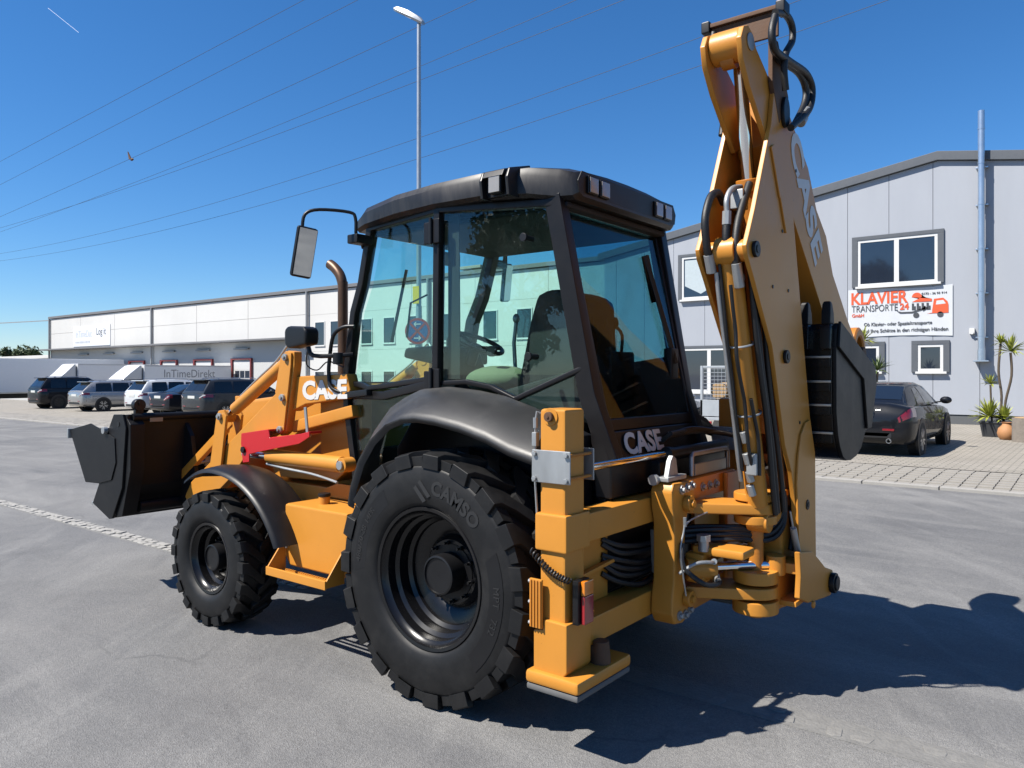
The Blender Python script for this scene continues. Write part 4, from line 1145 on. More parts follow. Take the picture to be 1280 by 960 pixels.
P(G().box(-.80, -.70, -.9, .9, .46, .64, .01).box(-.80, -.76, -.95, .95, .64, 1.0, .006), 'rear_bulkhead_plate', 'black_satin')
P(G().bar((-.86, .93, .80), (-.86, .55, .83), .03, .02), 'frame_rod', 'orange')
for k in range(6):
    r = random.uniform(-.02, .02)
    P(G().tube([(-.83, .62, .95 - k * .035 + r), (-.88, .50, .90 - k * .04), (-.90, .25, .87 - k * .042 + r), (-.90, .0, .89 - k * .03), (-.86, -.3, .92 - k * .03)], .015, seg=8, smooth=4), 'frame_hose', 'hose')
P(G().bar((-.93, .22, .95), (-.93, .20, .70), .03, .02), 'hose_clamp', 'zinc')

# side-shift cylinder
sc_ = P(G().cyl((-.95, .08, 1.369), (-.95, -.75, 1.366), .034, seg=20, bev=.004).cyl((-.95, .10, 1.369), (-.95, .06, 1.369), .042, seg=20, bev=.004), 'side_shift_cylinder', 'black_satin')
P(G().cyl((-.95, .94, 1.372), (-.95, .08, 1.369), .020, seg=20), 'rod', 'chrome', sc_)
for k in range(5): P(G().tube([(-.88 - .012 * k, .0, 1.44 + .01 * k), (-.92, -.25 - .03 * k, 1.47 + .012 * (k % 3)), (-1.0 - .02 * k, -.5, 1.46), (-1.2, -.62 + .03 * k, 1.40), (-1.36, -.55 + .04 * k, 1.25)], .014, seg=8, smooth=4), 'carriage_hose', 'hose', sc_)
P(G().box(-.94, -.80, -.8, .15, 1.20, 1.33, .02), 'valve_block', 'black_satin', sc_)

# carriage
ca = P(G().prism([(.335, 1.19), (.31, 1.235), (.06, 1.225), (.04, 1.12), (.13, 1.05), (.17, .98), (.175, .66), (.10, .58), (.08, .48), (.20, .445), (.30, .46), (.335, .52), (.33, .60), (.305, .70), (.305, 1.02), (.33, 1.10)], 'x', -1.105, -.972, .014), 'carriage', 'orange')
P(G().box(-1.075, -.972, -.62, .098, 1.10, 1.225, .010), 'carriage_beam', 'orange', ca)
P(G().box(-1.075, -.972, -.62, .098, .465, .60, .010), 'carriage_beam', 'orange', ca)
P(G().prism([(-.62, 1.22), (-.42, 1.22), (-.42, .465), (-.62, .465)], 'x', -1.105, -1.076, .01), 'carriage_plate', 'orange', ca)
for y, z in ((.22, 1.19), (.15, 1.195), (.09, 1.20), (-.12, 1.165), (-.22, 1.165), (-.31, 1.165), (.25, .50), (.18, .49), (.12, .505)):
    x0 = -1.105 if y > .05 else -1.075
    P(G().cyl((x0, y, z), (x0 - .008, y, z), .026, seg=16).cyl((x0 - .0085, y, z), (x0 - .024, y, z), .016, seg=6, bev=.003), 'bolt', 'zinc', ca)
for z in (1.11, .58): P(G().cyl((-1.105, .17, z), (-1.145, .17, z), .045, seg=18, bev=.006).cyl((-1.1455, .17, z), (-1.16, .17, z), .022, seg=12), 'boss', 'orange', ca)
P(G().tube([(-1.15, .27, 1.04), (-1.15, .29, .97), (-1.15, .33, .88), (-1.15, .29, .72), (-1.15, .26, .62)], .005, seg=6, smooth=4).cyl((-1.15, .272, 1.0), (-1.15, .275, 1.05), .010, seg=8), 'grease_line', 'zinc', ca)
P(G().tube([(-1.15, .275, 1.0), (-1.16, .22, 1.03), (-1.2, .05, 1.06)], .005, seg=6, smooth=4), 'grease_line', 'zinc', ca)
P(G().tube([(-1.04, -.05, 1.235), (-1.04, -.05, 1.345), (-1.04, -.07, 1.36), (-1.04, -.56, 1.36), (-1.04, -.585, 1.34), (-1.04, -.585, 1.235)], .014, seg=10), 'latch_handle', 'zinc', ca)
P(G().box(-1.046, -1.03, -.55, -.09, 1.23, 1.30, .004), 'latch_plate', 'zinc', ca)
P(G().prism([(.30, 1.24), (.16, 1.235), (.19, 1.36), (.23, 1.38), (.26, 1.35)], 'x', -1.06, -1.03, .006), 'cylinder_bracket', 'zinc', ca)
P(G().box(-1.08, -1.0, .10, .33, 1.24, 1.265, .005).cyl((-1.0, .33, 1.25), (-1.0, .36, 1.25), .03, seg=12), 'bracket_base', 'zinc', ca)

# swing casting (king post)
AX = (-1.38, -.16)
def arm_plate(y0, z0, z1, r, wid, nm, par):
    pts = [(-1.09, y0 + wid), (-1.09, y0 - wid * 1.3)]
    for i in range(13):
        a = rad(-70) - i / 12 * rad(200)
        pts.append((AX[0] + r * cos(a + rad(30)), AX[1] + r * sin(a + rad(30))))
    return P(G().prism(pts, 'z', z0, z1, .010), nm, 'orange', par)
kp = P(G().prism([(-.14, 1.12), (-.32, 1.11), (-.42, .98), (-.50, .80), (-.60, .74), (-.60, .50), (-.36, .47), (-.16, .50), (-.22, .62), (-.30, .80), (-.28, .96)], 'x', -1.49, -1.33, .02), 'swing_post', 'orange')
for z0, z1, r in ((.570, .635, .125), (1.045, 1.105, .12)):
    arm_plate(.02, z0, z1, r, .12, 'swing_arm', kp)
for z0, z1, r in ((.480, .555, .128), (.650, .722, .125), (.985, 1.035, .12), (1.115, 1.160, .12)):
    P(G().cyl((*AX, z0), (*AX, z1), r, seg=32, bev=.008), 'yoke', 'orange', kp)
    P(G().prism([(AX[0] - .10, AX[1] + .0), (AX[0] + .09, AX[1] - .03), (AX[0] + .08, AX[1] - .24), (AX[0] - .11, AX[1] - .24)], 'z', z0 + .004, z1 - .004, .006), 'yoke_web', 'orange', kp)
P(G().cyl((*AX, .45), (*AX, 1.19), .045, seg=20, bev=.004), 'king_pin', 'orange_worn', kp)
for i in range(3):
    a = rad(150 + i * 60)
    P(G().cyl((AX[0] + .085 * cos(a), AX[1] + .085 * sin(a), .66), (AX[0] + .108 * cos(a), AX[1] + .108 * sin(a), .66), .012, seg=8), 'bolt', 'zinc', kp)
FOOT = [(-.20, .84), (-.44, .80), (-.56, .735), (-.69, .66), (-.84, .615), (-.885, .55), (-.86, .49), (-.80, .465), (-.70, .475), (-.50, .50), (-.36, .52), (-.20, .58), (-.22, .70)]
for x in (-1.60, -1.26):
    P(G().prism(FOOT, 'x', x - .016, x + .016, .008), 'foot_jaw', 'orange', kp)
P(G().box(-1.584, -1.276, -.60, -.24, .515, .545, .006), 'foot_web', 'orange', kp)
P(G().box(-1.584, -1.276, -.42, -.24, .70, .76, .008), 'foot_web', 'orange', kp)
P(G().cyl((-1.66, -.80, .545), (-1.22, -.80, .545), .045, seg=22, bev=.004).cyl((-1.617, -.80, .545), (-1.65, -.80, .545), .062, seg=24, bev=.006), 'boom_foot_pin', 'black_satin', kp)
P(G().cyl((-1.617, -.42, .50), (-1.632, -.42, .50), .022, seg=6, bev=.003), 'bolt', 'orange', kp)
sw = P(G().cyl((-1.10, .16, .74), (-1.22, .04, .74), .062, seg=24, bev=.008).box(-1.20, -1.08, .03, .14, .66, .83, .02), 'swing_cylinder', 'orange')
P(G().cyl((-1.20, .05, .745), (-1.46, -.22, .745), .026, seg=20), 'rod', 'chrome', sw)
P(G().cyl((-1.47, -.23, .69), (-1.47, -.23, .80), .055, seg=20, bev=.006), 'rod_eye', 'orange', sw)
P(G().tube([(-1.22, .10, .78), (-1.26, .16, .80), (-1.20, .24, .80), (-1.12, .28, .74)], .010, seg=8, smooth=4), 'pipe', 'zinc', sw)
P(G().tube([(-1.24, .06, .70), (-1.28, .12, .68), (-1.24, .22, .69), (-1.14, .27, .78), (-1.12, .24, .9)], .014, seg=8, smooth=4), 'hose', 'hose', sw)
P(G().cyl((-1.24, .06, .70), (-1.27, .11, .685), .019, seg=10), 'fitting', 'zinc', sw)
P(G().cyl((-1.24, .09, .79), (-1.26, .14, .80), .017, seg=10), 'fitting', 'zinc', sw)
P(G().cyl((-1.19, .12, .845), (-1.19, .12, .90), .03, seg=12).cyl((-1.19, .12, .902), (-1.19, .12, .935), .04, seg=8), 'swivel_fitting', 'zinc', sw)
P(G().box(-1.42, -1.12, -.05, .12, .82, .87, .015), 'swing_plate', 'orange', sw)
for k in range(6):
    z = .885 + .028 * (k % 3) + .012 * (k // 3)
    P(G().tube([(-.95, .20, z - .02), (-1.10, .10 - .015 * k, z), (-1.30, -.06, z + .012), (-1.46 + .01 * k, -.22, z + .01), (-1.50, -.30, z + .16), (-1.44, -.18, 1.30)], .016, seg=8, smooth=5), 'swing_hose', 'hose', sw)
P(G().cyl((-1.56, -.26, .96), (-1.56, -.345, .80), .018, seg=12).cyl((-1.56, -.26, .96), (-1.56, -.21, 1.06), .006, seg=8), 'grease_gun_tube', 'zinc', kp)

# ------------------------------------------------------------------ boom
BX = -1.415
BOOM = [(.015, 3.40), (-.03, 3.43), (-.13, 3.44), (-.191, 3.37), (-.301, 2.695), (-.514, 1.878), (-.596, 1.579), (-.698, 1.35), (-.706, 1.025), (-.72, .66), (-.84, .60), (-.86, .53), (-.80, .475), (-.70, .49), (-.415, .58), (-.372, .824), (-.323, 1.086), (-.259, 1.28), (-.151, 1.434), (.054, 1.98), (.174, 2.13), (.333, 2.335), (.408, 2.425), (.425, 2.474), (.392, 2.53), (.31, 2.677), (.2, 2.905), (.071, 3.167)]
bo = P(G().prism(BOOM, 'x', -1.552, -1.527, .004), 'boom', 'orange')
P(G().prism(BOOM, 'x', -1.303, -1.278, .004), 'boom_plate', 'orange', bo)
g = G()
rt = [(-.25, 2.95), (-.301, 2.695), (-.514, 1.878), (-.596, 1.579), (-.69, 1.35), (-.69, .80)]
for (a, b_), (c, d) in zip(rt[:-1], rt[1:]):
    g.bar((BX, a + .012, b_), (BX, c + .012, d), .222, .016, up=(0, 1, 0), bev=0)
P(g, 'boom_web', 'orange_worn', bo)
P(G().box(-1.526, -1.304, -.50, -.46, 1.05, 1.35, .006), 'boom_stiffener', 'orange_worn', bo)
P(G().bar((-1.558, .075, 3.05), (-1.558, -.06, 2.80), .011, .05, up=(0, 1, .5)).bar((-1.558, -.06, 2.802), (-1.558, -.155, 2.62), .011, .035, up=(0, 1, .5)), 'stiffener_strip', 'orange', bo)
P(G().prism([(-.56, 1.56), (-.47, 1.545), (-.39, 1.48), (-.34, 1.36), (-.315, 1.20), (-.345, .90), (-.38, .72), (-.66, .72), (-.66, 1.05), (-.655, 1.33)], 'x', -1.566, -1.5525, .004), 'doubler_plate', 'orange', bo)
for y, z, r in ((.32, 2.466, .042), (-.144, 1.928, .038), (-.50, 1.06, .03)):
    P(G().cyl((-1.5525, y, z), (-1.572, y, z), r, seg=22, bev=.004).cyl((-1.5725, y, z), (-1.576, y, z), r * .5, seg=14), 'pin_cap', 'black_satin', bo)
P(G().prism([(-.117 + .05 * cos(t), 3.277 + .085 * sin(t)) for t in [2 * pi * i / 24 for i in range(24)]], 'x', -1.575, -1.5525, .005), 'pivot_cap', 'black_satin', bo)
for y, z in ((.05, 2.30), (-.10, 2.62), (-.20, 2.30), (-.40, 1.55), (-.33, 3.0), (-.62, 1.25)): P(G().cyl((-1.5525, y, z), (-1.556, y, z), .010, seg=8), 'bolt_hole', 'black_satin', bo)
P(G().cyl((-1.526, .32, 2.466), (-1.304, .32, 2.466), .058, seg=22).cyl((-1.47, .32, 2.466), (-1.36, .32, 2.466), .078, seg=22, bev=.006), 'cylinder_boss', 'orange', bo)
bc = P(G().cyl((BX, .30, 2.42), (BX, -.10, 1.10), .060, seg=26, bev=.006).cyl((BX, -.10, 1.10), (BX, -.14, .98), .05, seg=20, bev=.006), 'boom_cylinder', 'orange')
P(G().cyl((BX - .06, -.13, 1.0), (BX + .06, -.13, 1.0), .06, seg=20, bev=.006), 'cylinder_eye', 'orange', bc)
for y, z in ((.17, 1.99), (.06, 1.62)):
    rg = [(BX + .074 * cos(t), y + .068 * sin(t) * .96, z + .068 * sin(t) * -.28) for t in [2 * pi * i / 20 for i in range(21)]]
    P(G().tube(rg, .006, seg=6), 'pipe_clip', 'zinc', bc)
dc = P(G().cyl((BX, .02, 2.84), (BX, -.28, 1.50), .062, seg=24, bev=.006).cyl((BX, .035, 2.90), (BX, .02, 2.83), .07, seg=24, bev=.006), 'dipper_cylinder', 'orange_worn')
P(G().cyl((BX, .17, 3.52), (BX, .03, 2.86), .036, seg=22), 'rod', 'chrome', dc)

# dipper (arm) with tail jaws
DIP = [(-.06, 3.10), (-.08, 3.36), (-.20, 3.40), (-.30, 3.33), (-.655, 3.091), (-.824, 2.865), (-1.03, 2.729), (-1.183, 2.495), (-1.546, 2.212), (-1.82, 2.03), (-1.84, 1.93), (-1.70, 1.90), (-1.005, 2.19), (-.394, 2.722), (-.24, 2.90)]
dp = P(G().prism(DIP, 'x', -1.524, -1.306, .006), 'dipper', 'orange')
JAW = [(.02, 3.06), (.30, 3.30), (.40, 3.42), (.425, 3.52), (.39, 3.585), (.33, 3.61), (.26, 3.585), (.22, 3.53), (-.03, 3.40), (-.22, 3.42), (-.24, 3.2)]
P(G().prism(JAW, 'x', -1.526, -1.496, .006), 'tail_jaw', 'orange', dp)
P(G().prism(JAW, 'x', -1.334, -1.304, .006), 'tail_jaw', 'orange', dp)
P(G().cyl((-1.495, .31, 3.53), (-1.335, .31, 3.53), .085, seg=24, bev=.01), 'tail_boss', 'orange', dp)
P(G().cyl((-1.527, .31, 3.53), (-1.535, .31, 3.53), .045, seg=20, bev=.003), 'tail_pin', 'zinc', dp)
P(G().cyl((-1.45, .30, 3.47), (-1.38, .30, 3.47), .05, seg=16), 'rod_eye', 'orange_worn', dp)
text('lettering', 'CASE', .27, 'white_letter', dp, (-1.5265, -.605, 2.89), (0, -.60, -.80), (0, -.80, .60), .002, bold=.010, xscale=1.28, spacing=1.05)
P(G().box(-1.50, -1.33, -1.10, -.98, 2.50, 2.60, .01), 'guide_block', 'orange_worn', dp)
# bucket end link
P(G().lathe([(.15, -.09), (.165, -.08), (.165, .08), (.15, .09), (.11, .09), (.10, .08), (.10, -.08), (.11, -.09), (.15, -.09)], (-1.44, -1.86, 2.01), (1, 0, 0), seg=32), 'link_ring', 'orange_worn', dp)
P(G().cyl((-1.56, -1.86, 1.98), (-1.32, -1.86, 1.98), .05, seg=16), 'link_pin', 'rust', dp)
# hose bracket at the top
hb = P(G().box(-1.58, -1.20, .03, .05, 3.64, 3.775, .004), 'hose_bracket', 'rust')
P(G().box(-1.59, -1.19, -.01, .07, 3.776, 3.80, .004), 'top_angle', 'rust', hb)
P(G().prism([(.06, 3.64), (-.03, 3.64), (-.20, 3.38), (-.05, 3.20), (.06, 3.40)], 'x', -1.555, -1.53, .004), 'side_bracket', 'rust', hb)
for x in (-1.60, -1.18): P(G().box(x - .025, x + .025, -.01, .08, 3.75, 3.815, .008), 'hose_clamp', 'black_satin', hb)
def hose(pts, x, r=.019, par=None, nm='hose', m='hose', dx=0.0):
    n = len(pts)
    return P(G().tube([(x + dx * i / max(1, n - 1), y, z) for i, (y, z) in enumerate(pts)], r, seg=10, smooth=5), nm, m, par or hb)
hose([(.148, 3.72), (-.016, 3.767), (-.117, 3.74), (-.117, 3.66), (-.016, 3.56), (.012, 3.461), (-.016, 3.36)], -1.60)
hose([(.15, 3.70), (.20, 3.60), (.153, 3.522), (-.069, 3.534), (-.36, 3.558), (-.48, 3.50), (-.409, 3.36), (-.099, 3.18)], -1.60, .02)
hose([(.13, 3.62), (.10, 3.55), (-.022, 3.527), (-.30, 3.55), (-.43, 3.50), (-.41, 3.40), (-.24, 3.24)], -1.575, .019)
hose([(.05, 3.75), (.06, 3.68), (.022, 3.60), (-.05, 3.52), (-.045, 3.45), (-.10, 3.36), (-.06, 3.2)], -1.22)
for z, y in ((3.36, -.41), (3.30, -.35)): P(G().cyl((-1.59, y, z), (-1.59, y + .05, z - .04), .027, seg=12), 'fitting', 'zinc', hb)
# hoses and rigid pipes in the boom channel
hA = hose([(.20, 2.75), (.27, 2.79), (.36, 2.76), (.42, 2.68), (.44, 2.60), (.42, 2.50), (.39, 2.43)], -1.34, .021, bo, 'boom_hose')
P(G().cyl((-1.34, .395, 2.45), (-1.34, .355, 2.36), .027, seg=12, bev=.003), 'fitting', 'zinc', bo)
def yc(z): return .30 - (2.42 - z) * .303
hose([(yc(z) + .072 + w, z) for z, w in ((2.36, .0), (2.2, .004), (2.0, .0), (1.8, .005), (1.6, 0), (1.4, .004), (1.24, 0))], -1.365, .013, bo, 'rigid_pipe', 'zinc')
hose([(yc(z) + .078 + w, z) for z, w in ((2.40, -.01), (2.2, -.004), (2.0, .008), (1.8, .0), (1.62, .01), (1.45, .0), (1.30, .01))], -1.385, .009, bo, 'boom_hose')
hose([(.165, 2.832), (.28, 2.80), (.35, 2.735), (.35, 2.66), (.36, 2.55)], -1.42, .015, bo, 'rigid_pipe', 'zinc')
P(G().cyl((-1.42, .35, 2.67), (-1.42, .355, 2.60), .024, seg=8), 'fitting', 'zinc', bo)
P(G().box(-1.47, -1.40, .18, .26, 2.70, 2.80, .006), 'manifold_block', 'zinc', bo)
hose([(.355, 2.60), (.36, 2.52), (.34, 2.45)], -1.42, .022, bo, 'boom_hose')
hose([(.17, 2.84), (.25, 2.73), (.33, 2.60), (.36, 2.47), (.345, 2.38)], -1.47, .022, bo, 'boom_hose')
P(G().cyl((-1.47, .35, 2.40), (-1.47, .305, 2.28), .027, seg=12, bev=.003).cyl((-1.49, .30, 2.33), (-1.44, .30, 2.33), .02, seg=10), 'fitting', 'zinc', bo)
hose([(yc(z) + .075 + w, z) for z, w in ((2.29, .015), (2.18, .02), (2.05, .02), (1.92, .045), (1.8, .03), (1.68, .008), (1.55, .02), (1.42, .025), (1.30, .0))], -1.44, .010, bo, 'boom_hose')
hose([(yc(z) + .06 + w, z) for z, w in ((1.70, .02), (1.6, .0), (1.5, -.02), (1.40, -.01), (1.28, .02))], -1.475, .010, bo, 'boom_hose')
for k, (xx, off) in enumerate(((-1.508, -.02), (-1.50, -.075), (-1.512, -.13))):
    hose([(yc(z) + off + .012 * sin(z * 7 + k), z) for z in (2.44, 2.25, 2.05, 1.85, 1.65, 1.45, 1.25, 1.05)], xx, .016, bo, 'boom_hose')
for y, z in ((yc(1.52) + .075, 1.52), (yc(1.40) + .075, 1.40), (yc(1.30) + .07, 1.30), (yc(1.22) + .07, 1.22)): P(G().cyl((-1.41, y, z), (-1.42, y - .018, z - .06), .022, seg=8, bev=.003), 'fitting', 'zinc', bo)
P(G().box(-1.47, -1.41, .0, .065, 1.28, 1.40, .008), 'valve', 'zinc', bo)
hose([(-.10, 2.95), (-.12, 2.6), (-.2, 2.2), (-.33, 1.7), (-.42, 1.3), (-.45, .95), (-.40, .8)], -1.50, .02, bo, 'boom_hose')
hose([(-.08, 2.95), (-.14, 2.6), (-.24, 2.2), (-.37, 1.7), (-.47, 1.3), (-.48, .95)], -1.44, .02, bo, 'boom_hose')
P(G().bar((-1.44, -.30, 1.50), (-1.44, -.52, .80), .06, .02), 'conduit', 'zinc', bo)

# ------------------------------------------------------------------ digging bucket
BK = [(-.655, 1.99), (-.66, 2.10), (-.697, 2.14), (-.989, 2.045), (-1.54, 1.865), (-1.565, 1.763), (-1.43, 1.476), (-1.336, 1.440), (-1.233, 1.346), (-1.12, 1.305), (-.989, 1.289), (-.88, 1.295), (-.806, 1.325), (-.74, 1.39), (-.697, 1.465), (-.662, 1.60)]
dk = P(G().prism(BK, 'x', -1.662, -1.12, .006), 'digging_bucket', 'black_paint')
for x in (-1.675, -1.107): P(G().prism([(y * 1.0, z) for y, z in BK], 'x', x - .012, x + .012, .004), 'side_plate', 'black_bucket', dk)
GU = [(-.69, 2.15), (-1.55, 1.875), (-1.578, 1.763), (-1.44, 1.47), (-1.335, 1.470), (-1.24, 1.80), (-.66, 1.995)]
P(G().prism(GU, 'x', -1.705, -1.688, .004), 'side_cutter', 'black_bucket', dk)
for z, y in ((1.935, -.655), (1.787, -.658), (1.645, -.660), (1.475, -.700)):
    P(G().box(-1.66, -1.12, y - .02, y + .022, z - .007, z + .007, .002), 'wear_strip', 'steel', dk)
    P(G().box(-1.655, -1.12, y - .02, y + .012, z - .060, z - .0055, .004), 'wear_bar', 'black_paint', dk)
for x in (-1.635, -1.505, -1.375, -1.245, -1.13):
    t = P(G().loft([[(x - w, y0, z), (x + w, y0, z), (x + w, y1, z), (x - w, y1, z)] for z, w, y0, y1 in ((1.98, .034, -.60, -.73), (2.10, .036, -.605, -.735), (2.13, .032, -.615, -.73))], bev=.008), 'tooth_adapter', 'black_paint', dk)
    P(G().loft([[(x - w, y0, z), (x + w, y0, z), (x + w, y1, z), (x - w, y1, z)] for z, w, y0, y1 in ((2.131, .026, -.62, -.715), (2.20, .027, -.625, -.70), (2.255, .024, -.635, -.68), (2.27, .018, -.645, -.67))], bev=.006), 'tooth', 'black_bucket', dk)

# ================================================================== VEHICLES IN THE BACKGROUND
mat('tyre', (0.012, 0.012, 0.012), 0.8)
mat('alloy', (0.45, 0.46, 0.47), 0.3, metal=0.9)
mat('alloy_black', (0.015, 0.015, 0.016), 0.3)
mat('car_trim', (0.012, 0.012, 0.013), 0.5)
mat('car_glass', (0.012, 0.014, 0.016), 0.05, var=0.1, spec=0.8)
mat('plate_white', (0.62, 0.62, 0.60), 0.4)
mat('car_lamp', (0.22, 0.006, 0.010), 0.12, coat=1.0, var=0.3, scale=25)
mat('lamp_white', (0.55, 0.52, 0.52), 0.15, coat=1.0)
def paint(name, col, metal=0.35, rough=0.28):
    return mat(name, col, rough, metal=metal, var=0.03, coat=(0.55 if max(col) < 0.06 else 1.0), coatr=0.03, spec=0.12)
paint('paint_black', (0.006, 0.007, 0.010), 0.0, 0.5)
paint('paint_navy', (0.009, 0.011, 0.018), 0.0, 0.5)
paint('paint_silver', (0.30, 0.30, 0.30), 0.6)
paint('paint_white', (0.60, 0.62, 0.64), 0.0)
paint('paint_grey', (0.040, 0.044, 0.050), 0.3, 0.4)
paint('paint_pearl', (0.34, 0.34, 0.34), 0.6)

class Shell:
    """half-section loft along the length; u rear to front, v along the half section"""
    def __init__(self, st, secf):
        self.st = st; self.secf = secf
    def row(self, u):
        st = self.st
        if u <= st[0][0]: return self.secf(*st[0][1:])
        for a, b_ in zip(st[:-1], st[1:]):
            if a[0] <= u <= b_[0]:
                t = (u - a[0]) / (b_[0] - a[0])
                return self.secf(*[lerp(p, q, t) for p, q in zip(a[1:], b_[1:])])
        return self.secf(*st[-1][1:])
    def pt(self, u, v, s=1):
        r = self.row(u)
        k = min(int(v), len(r) - 2); t = v - k
        a, b_ = r[k], r[k + 1]
        return Vector((u, s * lerp(a[0], b_[0], t), lerp(a[1], b_[1], t)))
    def mesh(self, n=0):
        us = [x[0] for x in self.st]
        rings = []
        for u in us:
            r = self.row(u)
            rings.append([(u, y, z) for y, z in r] + [(u, -y, z) for y, z in r[::-1] if y > 1e-6])
        return G().loft(rings)
    def patch(self, u0, u1, v0, v1, s=1, off=.006, nu=8, nv=4, uf=None):
        g = G()
        for j in range(nv + 1):
            v = lerp(v0, v1, j / nv)
            a, b_ = (u0, u1) if uf is None else uf(j / nv)
            for i in range(nu + 1):
                u = lerp(a, b_, i / nu)
                p = self.pt(u, v, s)
                e = .01
                du = self.pt(u + e, v, s) - self.pt(u - e, v, s)
                dv = self.pt(u, min(v + .05, len(self.row(u)) - 1.001), s) - self.pt(u, max(0, v - .05), s)
                n = du.cross(dv) * -s
                n = n.normalized() if n.length > 1e-9 else Vector((0, 0, 1))
                g.v.append(tuple(p + n * off))
        for j in range(nv):
            for i in range(nu):
                a = j * (nu + 1) + i
                g.f.append([a, a + 1, a + nu + 2, a + nu + 1] if s == 1 else [a + nu + 1, a + nu + 2, a + 1, a])
        return g

def body_sec(hw, zb, zs, zt):
    h = zs - zb
    return [(0, zb), (hw * .86, zb), (hw * .965, zb + .07), (hw * .99, zb + .30 * h), (hw, zb + .58 * h), (hw * .985, zb + .82 * h), (hw * .96, zs - .02), (hw * .91, zs), (hw * .55, zt), (0, zt + .008)]
def roof_sec(hb, ht, zb, zt):
    return [(hb, zb), (lerp(hb, ht, .5), lerp(zb, zt, .52)), (ht, zt - min(.05, .3 * (zt - zb))), (ht * .85, zt), (0, zt + .012)]

def car_wheel(par, u, y, r, s, rim):
    t = G().lathe([(r * .66, .0), (r * .92, .0), (r, .03), (r, .19), (r * .92, .21), (r * .6, .21)], (u, y, r), (0, -s, 0), seg=28).make('wheel', 'tyre', par)
    G().lathe([(r * .66, .012), (r * .60, .03), (r * .2, .04), (.003, .035)], (u, y, r), (0, -s, 0), seg=28).make('rim_dish', 'car_trim', t)
    for k in range(10):
        a = 2 * pi * k / 10 + (.12 if k % 2 else -.12)
        G().bar((u + .05 * cos(a), y - s * .012, r + .05 * sin(a)), (u + r * .63 * cos(a), y - s * .006, r + r * .63 * sin(a)), .028, .02, up=(0, 1, 0), bev=0).make('spoke', rim, t)
    return t

